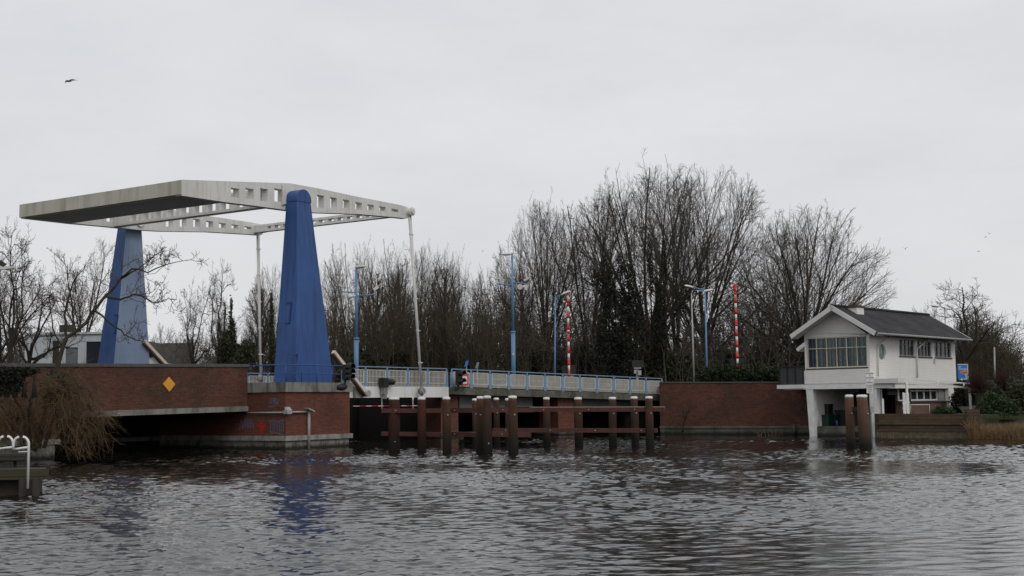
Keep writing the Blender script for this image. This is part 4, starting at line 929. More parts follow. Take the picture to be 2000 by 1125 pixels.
# ------------------------------------------------------------------ birds
def bird(u, v, d, span, roll, head, lab, dihedral=.35, bank=0.):
    c = D(u, v, d); h = N((math.cos(head), math.sin(head), 0)); s_ = np.cross(UP, h); b = MB()
    b.ell(c, h * span * .2, s_ * span * .045, UP * span * .045, 10, 6)
    b.ell(c + h * span * .21 + UP * span * .01, h * span * .05, s_ * span * .03, UP * span * .03, 8, 5)
    b.prism([c - h * span * .17 + s_ * .02 * span, c - h * span * .3 + s_ * .06 * span, c - h * span * .3 - s_ * .06 * span, c - h * span * .17 - s_ * .02 * span], UP * .008 * span)
    body = b
    root = thing('bird', lab, 'bird', c, 'birds in the sky'); body.build('body', 'bird', root)
    for sg_ in (-1, 1):
        a1 = dihedral + bank * sg_; a2 = a1 - .75
        e1 = s_ * sg_ * math.cos(a1) + UP * math.sin(a1); e2 = s_ * sg_ * math.cos(a2) + UP * math.sin(a2)
        p0 = c + UP * .02 * span; p1 = p0 + e1 * span * .2; p2 = p1 + e2 * span * .32 - h * span * .12
        w = MB(); w.add([p0 + h * span * .07, p0 - h * span * .07, p1 - h * span * .06, p1 + h * span * .08, p2], [(0, 1, 2, 3), (3, 2, 4)])
        w.add([q - UP * .012 * span for q in (p0 + h * span * .07, p0 - h * span * .07, p1 - h * span * .06, p1 + h * span * .08, p2)], [(3, 2, 1, 0), (4, 2, 3)]); w.build('wing', 'bird', root)
    return root
bird(135.5, 158.5, 62, .95, 0, 2.7, 'large gull gliding alone in the upper left sky', .3, -.38)
bird(1768, 486.5, 70, .42, 0, 4.2, 'small bird with raised wing right of the bare fan tree', .9)
bird(1933, 456.5, 80, .38, 0, 4.6, 'upper bird of the close pair in the right sky', .7)
bird(1925, 463, 82, .3, 0, 3.3, 'lower bird of the close pair in the right sky', .3)
bird(1911, 491, 80, .36, 0, 4.9, 'bird flying low beneath the close pair on the right', .3)
bird(942.5, 490.5, 90, .3, 0, 3.6, 'tiny bird above the wood left of the tall mast', .3)
# ------------------------------------------------------------------ bridge keeper's house
HC = G(1704, 853, 0); HC = np.array([HC[0], 85.0 * 1.0, 0]); HC[0] = D(1703, 800, 85.0)[0]
hF = N((.735, -.678, 0)); hS = N((.678, .735, 0))            # along the front (to the right) and along the side (away)
def HP(x, y, z): return HC + hF * x + hS * y + UP * z
def fr(u, v, y=0.): p = PL(u, v, HC + hS * y, hS) - HC; return float(p @ hF), float(p[2])      # on the front plane -> x, z
def si(u, v, x=0.): p = PL(u, v, HC + hF * x, hF) - HC; return float(p @ hS), float(p[2])      # on the side plane -> y, z
XL = fr(1572, 700)[0]; YB = si(1866, 700)[0]
z_sl = fr(1702, 748)[1]; z_ev = si(1704, 655)[1]; z_win0, z_win1 = fr(1640, 718)[1], fr(1640, 657.5)[1]
apex = fr(1624, 597.5); house = thing('canal_house', 'white two storey house on columns with a dark tiled gable roof', 'house', HP(XL / 2, YB / 2, 1.2))
def wall_holes(mb, P0, du, dn, L, z0, z1, holes, th=.25, mi=0):
    us = sorted({0., L} | {h[0] for h in holes} | {h[1] for h in holes}); zs = sorted({z0, z1} | {h[2] for h in holes} | {h[3] for h in holes})
    for a, c in zip(us[:-1], us[1:]):
        for e, g in zip(zs[:-1], zs[1:]):
            m, k = (a + c) / 2, (e + g) / 2
            if any(h[0] < m < h[1] and h[2] < k < h[3] for h in holes): continue
            for o in (0, th): 
                q = [P0 + du * a - dn * o + UP * e, P0 + du * c - dn * o + UP * e, P0 + du * c - dn * o + UP * g, P0 + du * a - dn * o + UP * g]; mb.add(q, [(0, 1, 2, 3) if o == 0 else (3, 2, 1, 0)], mi)
    for h in holes:
        for (a, e), (c, g) in (((h[0], h[2]), (h[1], h[2])), ((h[0], h[3]), (h[1], h[3])), ((h[0], h[2]), (h[0], h[3])), ((h[1], h[2]), (h[1], h[3]))):
            p, q = P0 + du * a + UP * e, P0 + du * c + UP * g; mb.add([p, q, q - dn * th, p - dn * th], [(0, 1, 2, 3)], mi)
def window(par, P0, du, dn, a, c, e, g, cols, trans, fm, name='window', curtain='curtain', fw=.07, sill=True, inset=.06):
    b = MB(); o = P0 - dn * inset
    def bx(u0, u1, z0, z1): b.obox(o + du * u0 + UP * z0 - dn * .06, du * (u1 - u0), dn * .08, UP * (z1 - z0))
    bx(a, a + fw, e, g); bx(c - fw, c, e, g); bx(a + fw, c - fw, e, e + fw); bx(a + fw, c - fw, g - fw, g)
    for i in range(1, cols): m = a + (c - a) * i / cols; bx(m - fw * .4, m + fw * .4, e + fw, g - fw)
    if trans:
        t = e + (g - e) * trans
        for i in range(cols):
            x0 = a + (c - a) * i / cols + (fw if i == 0 else fw * .4); x1 = a + (c - a) * (i + 1) / cols - (fw if i == cols - 1 else fw * .4); bx(x0, x1, t - fw * .35, t + fw * .35)
    w = b.build(name, fm, par)
    q = MB(); q0_ = o + du * (a + fw * .5) + UP * (e + fw * .5) - dn * .04; q1_ = du * (c - a - fw); q2_ = UP * (g - e - fw); q.add([q0_, q0_ + q1_, q0_ + q1_ + q2_, q0_ + q2_], [(0, 1, 2, 3) if np.dot(np.cross(q1_, q2_), dn) > 0 else (3, 2, 1, 0)]); q.build('pane', 'glass', w)
    if curtain:
        k = MB(); n = int((c - a) / .07); r_ = random.Random(int(a * 100) + 3); off = 0
        pts = [(a + (c - a) * i / n, .16 + .06 * math.sin(i * 1.9 + r_.random() * .8)) for i in range(n + 1)]
        gaps = [a + (c - a) * (i / cols) for i in range(cols + 1)] if cols >= 6 else []
        for (x0, o0), (x1, o1) in zip(pts[:-1], pts[1:]):
            k.add([o + du * x0 - dn * o0 + UP * e, o + du * x1 - dn * o1 + UP * e, o + du * x1 - dn * o1 + UP * (g - .03), o + du * x0 - dn * o0 + UP * (g - .03)], [(0, 1, 2, 3)], r_.choice([0, 0, 1]) if cols >= 6 else 0, True)
        k.build('curtain', [curtain, 'curtain_dark'], w)
    if sill:
        k = MB(); k.obox(P0 + du * (a - .05) + UP * (e - .09) - dn * .1, du * (c - a + .1), dn * .16, UP * .085); k.build('sill', 'frame_dark', w)
    return w
dF, dS = -hS, hF                                     # outward normals: front faces the water, side faces right
# front wall of the upper floor with the wide window
xw0, xw1 = fr(1575.5, 690)[0] - XL, fr(1693.5, 690)[0] - XL; LF = -XL
z_top = fr(1702, 655)[1]
b = MB(); wall_holes(b, HP(XL, 0, 0), hF, dF, LF, z_sl, z_win1 + .12, [(xw0, xw1, z_win0, z_win1)])
# gable above
gz = z_win1 + .12; ax0, az0 = apex[0] , apex[1] - .25; sl_r = (az0 - z_ev) / (0 - ax0)
pts = [HP(XL, 0, gz), HP(0, 0, gz), HP(0, 0, z_ev), HP(ax0, 0, az0), HP(XL, 0, max(gz + .02, az0 - sl_r * (ax0 - XL)))]; b.add(pts, [(0, 1, 2, 3, 4)])
b.build('front_wall', 'white_wall', house)
b = MB(); b.obox(HP(XL - .06, -.07, z_sl + .02), hF * (LF + .063), hS * .068, UP * (z_win0 - .16 - z_sl)); b.build('apron_panel', 'white_wall', house)
window(house, HP(XL, 0, 0), hF, dF, xw0, xw1, z_win0, z_win1, 6, .64, 'frame_cream', curtain='curtain', fw=.075)
# side wall with three windows and a porthole
hs = []
for u0, u1, v0, v1 in ((1755.5, 1785.5, 662.5, 694), (1790.5, 1818.5, 665.5, 696), (1824.5, 1857, 667.5, 698.5)):
    y0, za = si(u0, v0); y1, _ = si(u1, v0); _, zb_ = si(u0, v1); hs.append((y0, y1, zb_, za))
zc = np.mean([h[3] for h in hs]); zd = np.mean([h[2] for h in hs]); hs = [(a, c, zd, zc) for a, c, _, _ in hs]
yp, zp = si(1722.5, 686.5); rp = .58
b = MB(); zl_ = si(1715, 740)[1]; wall_holes(b, HP(0, 0, 0), hS, dS, YB, z_sl - .35, z_ev, hs + [(yp - rp, yp + rp, zp - rp, zp + rp)])
# fill between the square cut and the round window
n = 24; ring = [(yp + rp * .97 * math.cos(a), zp + rp * .97 * math.sin(a)) for a in np.linspace(0, 2 * math.pi, n + 1)]
sq = lambda a: (yp + rp * max(-1, min(1, math.cos(a) * 1.5)), zp + rp * max(-1, min(1, math.sin(a) * 1.5)))
for i in range(n):
    a0, a1 = 2 * math.pi * i / n, 2 * math.pi * (i + 1) / n; q = [sq(a0), sq(a1), ring[i + 1], ring[i]]; b.add([HP(0, y, z) for y, z in q], [(0, 1, 2, 3)])
    b.add([HP(0, *ring[i]), HP(0, *ring[i + 1]), HP(-.22, *ring[i + 1]), HP(-.22, *ring[i])], [(0, 1, 2, 3)])
b.build('side_wall', 'white_wall', house)
b = MB(); rg_ = [HP(-.12, yp + rp * .93 * math.cos(a), zp + rp * .93 * math.sin(a)) for a in np.linspace(0, 2 * math.pi, 25)[:-1]]; b.add(rg_, [tuple(range(24)) if np.dot(np.cross(rg_[1] - rg_[0], rg_[7] - rg_[0]), dS) > 0 else tuple(range(24))[::-1]]); pw = b.build('round_window', 'glass', house)
b = MB(); b.tube([HP(-.2, yp, zp), HP(-.22, yp, zp)], rp * .95, 24); b.build('curtain', 'curtain', pw)
for a, c, e, g in hs: window(house, HP(0, 0, 0), hS, dS, a, c, e, g, 4, .72, 'frame_grey', curtain='curtain_dark', fw=.06, inset=.1)
# other walls and floor
b = MB(); wall_holes(b, HP(XL, YB, 0), -hS, -hF, YB, z_sl - .35, z_ev, []); wall_holes(b, HP(0, YB, 0), -hF, hS, LF, z_sl - .35, z_ev, []); b.add([HP(XL, YB - .002, z_ev), HP(0, YB - .002, z_ev), HP(ax0, YB - .002, az0)], [(0, 1, 2)]); b.build('rear_wall', 'white_wall', house)
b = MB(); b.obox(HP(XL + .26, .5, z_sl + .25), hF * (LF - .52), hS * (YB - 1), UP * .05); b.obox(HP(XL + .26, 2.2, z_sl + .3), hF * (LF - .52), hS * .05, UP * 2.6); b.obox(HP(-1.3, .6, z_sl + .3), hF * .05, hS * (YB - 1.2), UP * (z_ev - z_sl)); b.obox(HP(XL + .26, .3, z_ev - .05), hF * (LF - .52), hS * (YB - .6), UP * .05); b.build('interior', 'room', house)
# roof: two slopes with overhang, bargeboards, ridge tiles
oh = 1.05; ohb = .5; eR = si(1714, 652.5, .45); zE = fr(1711, 650.5, -oh)[1] ; xE = fr(1711, 650.5, -oh)[0]; xEl, zEl = fr(1542, 655, -oh); xA, zA_ = fr(1623.5, 596.5, -oh)
zE = (zE + zEl) / 2 if abs(zE - zEl) < .6 else zE
def slab(x0, z0, x1, z1, y0, y1, th, mb, mi=0):
    d = N((x1 - x0, z1 - z0)); nrm = np.array([-d[1], d[0]]); nrm = nrm if nrm[1] > 0 else -nrm
    q = [(x0, z0), (x1, z1), (x1 - nrm[0] * th, z1 - nrm[1] * th), (x0 - nrm[0] * th, z0 - nrm[1] * th)]
    mb.prism([HP(x, y0, z) for x, z in q], hS * (y1 - y0), mi)
y0, y1 = -oh + .06, YB + ohb
b = MB(); slab(xA, zA_ - .04, xE + .05, zE - .02, y0, y1, .16, b); slab(xA, zA_ - .04, xEl + .05, zEl - .02, y0, y1, .16, b); rf = b.build('roof', 'tiles', house)
b = MB(); 
for i in range(40):
    t0 = y0 + (y1 - y0) * i / 40; b.tube([HP(xA, t0, zA_ - .02), HP(xA, t0 + (y1 - y0) / 40 * .96, zA_ + .0)], [.13, .1], 8)
b.build('ridge_tiles', 'tiles', rf)
def barge(y, nm='bargeboard'):
    for (x, z) in ((xE, zE), (xEl, zEl)):
        b = MB(); slab(xA, zA_ + .02, x, z + .03, y, y + .07, .3, b); b.build(nm, 'soffit', rf)
barge(-oh - .01); barge(YB + ohb - .06)
b = MB(); slab(xA, zA_ - .22, xE, zE - .2, y0 + .06, 0.0, .04, b); slab(xA, zA_ - .22, xEl, zEl - .2, y0 + .06, 0., .04, b); b.build('soffit', 'soffit', rf)
b = MB(); b.tube([HP(xE + .07, y0, zE - .1), HP(xE + .07, y1, zE - .12)], .08, 8); b.build('gutter', 'frame_grey', rf)
b = MB(); 
for x in (XL * .95, XL * .62): b.bar(HP(x, -oh + .1, az0 - sl_r * abs(x - ax0) * 1.0 - .12), HP(x, 0, az0 - sl_r * abs(x - ax0) - .12), .12, .14)
b.build('purlin', 'soffit', rf)
# chimney on the right hand slope
cy, cz = si(1681, 603, xA + .9); b = MB(); b.obox(HP(xA + .1, cy - .45, zA_ - 1.3), hF * .75, hS * 1.0, UP * 1.22); ch = b.build('chimney', 'white_wall', rf); b = MB(); b.obox(HP(xA + .04, cy - .53, zA_ - .078), hF * .87, hS * 1.16, UP * .14); b.build('chimney_cap', 'frame_dark', ch)
# lean-to roof on the far left side
xl0, zl0 = fr(1573, 667, 3.5); xl1, zl1 = fr(1554.5, 681, 3.5); b = MB(); slab(xl0 + .3, zl0 + .22, xl1, zl1, 3.5, YB - 1, .26, b); b.build('lean_to_roof', 'soffit', house)
# downpipes
for pts in ([(1733, 659), (1715.5, 675), (1715.5, 735)], [(1808, 665), (1791.5, 681), (1792, 738)]):
    b = MB(); q = [si(u, v, .12) for u, v in pts]; b.tube([HP(.4, q[0][0] - .1, z_ev - .0)] + [HP(.12, y, z) for y, z in q[1:]], .055, 8); b.build('downpipe', 'soffit', house)
b = MB(); y_, z_ = si(1823, 705); b.obox(HP(.01, y_, z_ - .12), hF * .14, hS * .2, UP * .28); b.build('lamp_box', 'soffit', house)
# slabs, beam and columns over the boat house
xs0 = fr(1517, 747, -.3)[0]
b = MB(); b.obox(HP(xs0, -.3, z_sl - .28), hF * (XL - xs0 - .07), hS * 7, UP * .27); b.build('terrace_slab', 'soffit', house)
b = MB(); b.obox(HP(XL - .06, -.02, z_sl - .12), hF * (LF + .06), hS * (YB - .1), UP * .118); b.build('floor_slab', 'soffit', house)
xb0 = fr(1531, 755)[0]; zb1, zb0 = fr(1640, 751)[1], fr(1640, 759.5)[1]; 
b = MB(); b.obox(HP(xb0, -.12, zb0), hF * (1.55 - xb0), hS * .4, UP * (zb1 - zb0)); b.build('beam', 'white', house)
b = MB(); xc1 = 2.1; b.obox(HP(.3, -.35, zb1 + .02), hF * (xc1 - .3), hS * 2.6, UP * .3); b.build('canopy_slab', 'soffit', house)
def column(u0, u1, v0, v1, ub0, ub1):
    x0, x1 = fr(u0, v0)[0], fr(u1, v0)[0]; c0, c1 = fr(ub0, v1)[0], fr(ub1, v1)[0]; zt_ = zb0 - .002; vs_ = [HP(c0, 0, -.5), HP(c1, 0, -.5), HP(c1, .42, -.5), HP(c0, .42, -.5), HP(x0, -.1, zt_), HP(x1, -.1, zt_), HP(x1, .42, zt_), HP(x0, .42, zt_)]
    b = MB(); b.add(vs_, [(0, 3, 2, 1), (4, 5, 6, 7), (0, 1, 5, 4), (1, 2, 6, 5), (2, 3, 7, 6), (3, 0, 4, 7)]); b.build('column', 'white', house)
column(1575.5, 1589, 758, 848, 1582, 1591); column(1701.5, 1713, 757, 852, 1704.5, 1713)
# boat house interior: floor, back, left side wall
zq = fr(1640, 833)[1]
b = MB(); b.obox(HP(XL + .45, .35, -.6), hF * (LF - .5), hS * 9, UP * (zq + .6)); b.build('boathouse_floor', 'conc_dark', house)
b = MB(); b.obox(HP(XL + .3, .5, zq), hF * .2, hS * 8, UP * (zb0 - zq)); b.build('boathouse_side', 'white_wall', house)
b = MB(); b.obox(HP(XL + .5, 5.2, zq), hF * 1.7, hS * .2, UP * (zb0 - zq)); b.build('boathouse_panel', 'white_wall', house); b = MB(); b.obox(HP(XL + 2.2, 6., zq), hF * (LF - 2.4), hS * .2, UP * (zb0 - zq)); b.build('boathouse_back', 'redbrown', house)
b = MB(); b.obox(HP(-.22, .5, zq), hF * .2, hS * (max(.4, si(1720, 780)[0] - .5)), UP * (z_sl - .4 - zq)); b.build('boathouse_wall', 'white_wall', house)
# things stored in the boat house
def inb(u, v, y): x, z = fr(u, v, y); return HP(x, y, z)
def crate(u0, u1, v0, v1, y, mat, name, lab, cat, dp=.6, lid=None, taper=.06):
    a, e = fr(u0, v1, y); c, g = fr(u1, v0, y); b = MB(); e = zq; t = taper
    vs_ = [HP(a + t, y, e), HP(c - t, y, e), HP(c - t, y + dp, e), HP(a + t, y + dp, e), HP(a, y - .03, g), HP(c, y - .03, g), HP(c, y + dp, g), HP(a, y + dp, g)]
    b.add(vs_, [(0, 3, 2, 1), (4, 5, 6, 7), (0, 1, 5, 4), (1, 2, 6, 5), (2, 3, 7, 6), (3, 0, 4, 7)]); root = thing(name, lab, cat, HP((a + c) / 2, y + dp / 2, e)); b.build('body', mat, root)
    b = MB(); b.obox(HP(a - .03, y - .08, g), hF * (c - a + .06), hS * (dp + .12), UP * .07); b.build('lid', lid or mat, root)
    b = MB(); b.tube([HP(a + .05, y + dp + .06, e + .1), HP(c - .05, y + dp + .06, e + .1)], .1, 8); b.build('wheels', 'black', root)
crate(1596, 1618.5, 791, 832, 1.6, 'bin', 'wheelie_bin', 'tall black bin left of the boat house floor', 'bin')
crate(1600, 1619, 812, 832, 1.15, 'bin_green', 'wheelie_bin', 'low dark green bin in front of the tall black one', 'bin')
crate(1619.5, 1633, 812, 832, 1.9, 'bin', 'storage_box', 'small black box between the bins and the dark cover', 'box')
crate(1633, 1690, 803, 832, 2.4, 'bin', 'covered_crate', 'wide crate under a black cover in the boat house', 'crate', 1.4)
b = MB(); b.prism([inb(1631, 791, 5.), inb(1652, 790, 5.), inb(1652, 800, 5.), inb(1632, 804, 5.), inb(1627, 812, 5.)], hS * .08); solid('white_board', 'soffit', 'slanted white board leaning at the back of the boat house', 'board', b)
b = MB(); b.tube([inb(1634, 821, 1.0), inb(1635, 832.5, 1.0)], .06, 8); solid('blue_tube', 'bin_blue', 'short bright blue tube standing on the boat house floor', 'tube', b)
b = MB(); p0 = inb(1596.5, 802, .6); b.tube([p0, inb(1598.5, 832.5, .6)], .055, 8, mi=0); solid('white_rod', 'soffit', 'thin white rod leaning by the left boat house column', 'rod', b)
# balcony fence on the left terrace
fc = thing('terrace_fence', 'dark grey mesh fence round the left terrace of the house', 'fence', HP(xs0, 0, z_sl)); zf = fr(1545, 717, -.1)[1]
xf0 = fr(1522.5, 730, -.1)[0]
b = MB(); b.obox(HP(xf0, -.1, z_sl), hF * (XL - xf0 - .08), hS * .04, UP * (zf - z_sl)); b.obox(HP(xf0 - .0, -.056, z_sl), hF * .04, hS * 6, UP * (zf - z_sl)); b.build('panel', 'mesh_fence', fc)
for k in range(4):
    x = xf0 + (XL - .1 - xf0) * k / 3; b = MB(); b.obox(HP(x - .03, -.16, z_sl), hF * .06, hS * .058, UP * (zf - z_sl + .05)); b.build('post', 'black', fc)
b = MB(); b.obox(HP(xf0, -.17, zf + .0), hF * (XL - xf0 - .1), hS * .12, UP * .05); b.build('top_rail', 'black', fc)
# ground floor on the right: recessed brick plinth, windows, door, white end wall
zg = ZH(1800, 806, 87.0)
rec = -.0
gx = -.35
def gs(u, v): return si(u, v, gx)
b = MB(); ya, yb_ = gs(1757, 790)[0], gs(1843, 790)[0]; zpl = gs(1800, 786)[1]; b.obox(HP(gx - .3, ya, zg - .6), hF * .55, hS * (yb_ - ya), UP * (zpl - zg + .6)); b.build('plinth', 'terrace_brick', house)
b = MB(); b.obox(HP(gx - .3, ya - .1, zpl), hF * .62, hS * (yb_ - ya + .2), UP * .09); b.build('plinth_sill', 'frame_dark', house)
zw1 = gs(1800, 750)[1]
P0 = HP(gx, 0, 0); y_a, y_b = gs(1756, 770)[0], gs(1778, 770)[0]; window(house, P0, hS, dS, y_a, y_b, zpl + .12, zw1, 1, 0, 'soffit', curtain='curtain_dark', fw=.09, sill=False)
y_a, y_b = gs(1779, 770)[0], gs(1832, 770)[0]; window(house, P0, hS, dS, y_a, y_b, zpl + .12, zw1, 4, .6, 'soffit', curtain='curtain_dark', fw=.11, sill=False)
b = MB(); y_d0, y_d1 = gs(1833, 780)[0], gs(1845, 780)[0]; b.obox(HP(gx - .1, y_d0, zg), hF * .1, hS * (y_d1 - y_d0), UP * (zw1 - zg)); b.build('door', 'frame_grey', house)
b = MB(); y_e = gs(1844.5, 780)[0]; b.obox(HP(-.3, y_e, zg - .6), hF * .3, hS * (YB - y_e), UP * (z_sl - .36 - zg + .6)); b.build('end_wall', 'white_wall', house)
b = MB(); y_, z_ = si(1862, 783); b.obox(HP(.005, y_ - .25, z_), hF * .06, hS * .5, UP * .1); b.build('letter_slot', 'frame_dark', house)
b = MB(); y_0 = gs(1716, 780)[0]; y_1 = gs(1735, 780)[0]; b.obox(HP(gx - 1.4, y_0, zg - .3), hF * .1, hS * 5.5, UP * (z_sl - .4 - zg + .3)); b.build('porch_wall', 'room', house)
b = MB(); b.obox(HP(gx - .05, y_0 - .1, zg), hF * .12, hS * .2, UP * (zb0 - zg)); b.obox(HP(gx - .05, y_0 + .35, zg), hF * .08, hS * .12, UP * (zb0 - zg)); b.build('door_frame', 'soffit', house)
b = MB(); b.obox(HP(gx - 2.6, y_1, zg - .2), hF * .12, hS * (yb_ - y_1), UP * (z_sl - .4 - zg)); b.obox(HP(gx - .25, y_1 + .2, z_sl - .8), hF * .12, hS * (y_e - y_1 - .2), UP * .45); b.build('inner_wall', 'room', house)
# pergola on the terrace
dpg = 84.6; pg = thing('pergola', 'white metal pergola frame over the terrace beside the house', 'pergola', D(1770, 806, dpg))
def dd(u): return 84.0 + (u - 1770) * .02
b = MB(); b.bar(D(1767, 747.5, dd(1767)), D(1891, 757, dd(1891)), .1, .13); b.build('front_beam', 'soffit', pg)
b = MB(); b.bar(D(1768, 741, dd(1768) + 1.8), D(1893, 749, dd(1893) + 1.6), .1, .1); b.bar(D(1830, 747.5, dd(1830) + .5), D(1893, 748.5, dd(1893) + .2), .07, .07); b.build('rear_beam', 'soffit', pg)
for u in (1782, 1831, 1882):
    v = 747.5 + (u - 1767) * .0766; b = MB(); b.bar(D(u, v - 1, dd(u)), D(u + 1, v - 6.5, dd(u) + 1.8), .07, .09); b.build('rafter', 'soffit', pg)
for u, vt, vb in ((1770.5, 747, 806), (1893.8, 757, 801)):
    b = MB(); p = D(u, vt, dd(u)); b.tube([(p[0], p[1], zg - .5), (p[0], p[1], p[2])], .085, 8); b.build('post', 'soffit', pg)
# white slatted stacks on the terrace
def slat(u0, u1, v0, lab, n):
    a = D(u0, 806, 83.8); c = D(u1, 806, 83.8); zt_ = ZH(u0, v0, 83.8); t = thing('sunbed_stack', lab, 'garden furniture', ((a[0] + c[0]) / 2, 83.8, zg), 'white slatted furniture on the terrace')
    for i in range(n):
        x = a[0] + (c[0] - a[0]) * (i + .5) / n; b = MB(); b.cbox((x, 83.8 + .04 * (i % 2), (zg + zt_) / 2 - .03 * (i % 2)), (c[0] - a[0]) / n * .86, .05, zt_ - zg, (1, 0, 0)); b.build('slat', 'white', t)
    b = MB(); 
    for z in (.25, .5): b.cbox(((a[0] + c[0]) / 2, 83.86, zg + (zt_ - zg) * z), (c[0] - a[0]) * 1.08, .05, .09, (1, 0, 0))
    b.build('cross_bar', 'white', t)
slat(1764, 1777, 766.5, 'wide white slatted lounger stood on end at the pergola post', 4); slat(1723.3, 1727.3, 778, 'narrow white slatted lounger stood on end by the house column', 2)
b = MB(); b.tube([D(1778, 790.5, 83.9), D(1816, 790.5, 84.4)], .028, 6); b.tube([D(1778.5, 790.5, 83.92), D(1778.5, 806, 83.92)], .016, 6); b.tube([D(1815.5, 790.5, 84.4), D(1815.5, 806, 84.4)], .016, 6); solid('low_rail', 'soffit', 'thin low white rail before the terrace brick plinth', 'rail', b)
# terrace ground and retaining wall
TW0 = G(1713, 855, 0); TW0 = D(1713, 855, 83.2) * np.array([1, 1, 0]); TW1 = D(1914, 857, 79.0) * np.array([1, 1, 0]); TD = N(TW1 - TW0); TN = np.array([TD[1], -TD[0], 0])
zr0, zr1 = ZH(1716, 808, 83.2), ZH(1905, 809, 79.2)
rw = thing('retaining_wall', 'mossy horizontal plank retaining wall below the terrace', 'retaining wall', TW0)
zm = ZH(1800, 840, 81.2); L = np.linalg.norm(TW1 - TW0)
b = MB(); b.prism([TW0 + UP * zm, TW1 + UP * zm, TW1 + UP * zr1, TW0 + UP * zr0], -TN * .12); b.build('plank_face', 'retain', rw)
b = MB(); b.obox(TW0 + TN * .06 - UP * .6, TD * L, -TN * .16, UP * (zm + .6 - .1)); b.build('sheet_boards', 'pile_sheet', rw)
for f_ in (0.0, .42): 
    zz_ = zm + (zr0 - zm) * f_; b = MB(); b.obox(TW0 + TN * .1 + UP * (zz_ - .09), TD * (L - .3), -TN * .098, UP * .14); b.build('waling', 'retain', rw)
b = MB(); b.obox(TW0 - TD * .1 + TN * .05 - UP * .6, TD * .25, -TN * .3, UP * (zr0 + .6)); b.build('corner_post', 'dock_dark', rw)
b = MB(); p0, p1 = D(1889, 836, 78.9), D(1914, 836, 78.6); zt_ = ZH(1900, 799.5, 78.8); b.obox((p0[0], p0[1] - .12, zm), (p1[0] - p0[0], p1[1] - p0[1], 0), (0, .5, 0), (0, 0, zt_ - zm)); b.build('end_block', 'retain', rw)
b = MB(); zz_ = zr0 - .1; e = 9
q = [TW0 - TN * .12, TW1 - TN * .12, TW1 - TN * 14 + TD * 3, TW0 - TN * 9]; b.add([p + UP * zz_ for p in q] + [p - UP * 1 for p in q], [(0, 1, 2, 3), (4, 5, 1, 0), (5, 6, 2, 1), (6, 7, 3, 2), (7, 4, 0, 3)]); structure('terrace_ground', 'soil', b)
# green bank to the right of the terrace
b = MB(); bk0 = G(1905, 858, 0); bk1 = G(2090, 862, 0); pts = []
nx_, ny_ = 24, 8; r_ = random.Random(8)
for j in range(ny_ + 1):
    for i in range(nx_ + 1):
        p = bk0 + (bk1 - bk0) * i / nx_ * 1.5; t = j / ny_; z = -.3 + 2.6 * (1 - math.exp(-2.2 * t)) + r_.uniform(-.05, .05); pts.append((p[0] + (.15 - .2) * 0 + t * 4.5, p[1] + .3 + t * 16, z))
b.add(pts, [(j * (nx_ + 1) + i, j * (nx_ + 1) + i + 1, (j + 1) * (nx_ + 1) + i + 1, (j + 1) * (nx_ + 1) + i) for j in range(ny_) for i in range(nx_)], 0, True); structure('bank', 'bank_soil', b)
# long low brown wall behind on the right
b = MB(); p0, p1 = D(1893, 745, 106), D(2100, 744, 101); zt_ = ZH(1950, 742.5, 105); b.obox((p0[0], p0[1], 2.2), p1 * np.array([1, 1, 0]) - p0 * np.array([1, 1, 0]), (0, .5, 0), (0, 0, zt_ - .14 - 2.2))
lw = thing('parapet_wall', 'long low brown wall with a dark coping at the far right', 'wall', p0 * np.array([1, 1, 0])); b.build('brick_face', 'terrace_brick', lw); b = MB(); b.obox((p0[0], p0[1] - .08, zt_ - .14), p1 * np.array([1, 1, 0]) - p0 * np.array([1, 1, 0]), (0, .7, 0), (0, 0, .14)); b.build('coping', 'cap_grey', lw)
# ------------------------------------------------------------------ buildings on the left
dc = 97.; cb = thing('site_office', 'flat roofed white cabin building behind the left parapet', 'cabin', D(130, 705, dc))
zt_ = ZH(130, 653, dc); 
def CX(u, d=dc): return D(u, 700, d)[0]
xs = CX(48), CX(203); y_ = dc
b = MB(); hl = [(CX(a) - xs[0], CX(c) - xs[0], 3.6, ZH(100, v, dc)) for a, c, v in ((102, 115, 666), (128, 152, 679), (168, 203, 668))]
hl[2] = (hl[2][0], xs[1] - xs[0] - .02, hl[2][2], hl[2][3])
wall_holes(b, np.array([xs[0], y_, 0]), np.array([1., 0, 0]), np.array([0, -1., 0]), xs[1] - xs[0], 3.6, zt_, hl, .2); b.obox((xs[0], y_ + .2, 3.6), (.2, 0, 0), (0, 5, 0), (0, 0, zt_ - 3.6)); b.obox((xs[1] - .2, y_ + .2, 3.6), (.2, 0, 0), (0, 5, 0), (0, 0, zt_ - 3.6)); b.obox((xs[0], y_ + 5.2, 3.6), (xs[1] - xs[0], 0, 0), (0, .2, 0), (0, 0, zt_ - 3.6)); b.build('wall', 'container', cb)
b = MB(); b.obox((xs[0] - .12, y_ - .15, zt_), (xs[1] - xs[0] + .24, 0, 0), (0, 5.8, 0), (0, 0, .16)); b.build('roof', 'container', cb)
b = MB(); 
for i in range(1, 12):
    x = xs[0] + (xs[1] - xs[0]) * i / 12
    if not any(h[0] - .06 < x - xs[0] < h[1] + .06 for h in hl): b.obox((x, y_ - .03, 3.7), (.05, 0, 0), (0, .028, 0), (0, 0, zt_ - 3.75))
b.build('cladding_ribs', 'container', cb)
b = MB(); b.obox((xs[0] + hl[0][0], y_ + .1, 3.6), (hl[0][1] - hl[0][0], 0, 0), (0, .05, 0), (0, 0, hl[0][3] - 3.6)); b.build('door', 'roof_brown', cb)
b = MB(); b.obox((xs[0] + hl[1][0], y_ + .1, 3.6), (hl[1][1] - hl[1][0], 0, 0), (0, .05, 0), (0, 0, hl[1][3] - 3.6)); b.build('shutter', 'grey_door', cb)
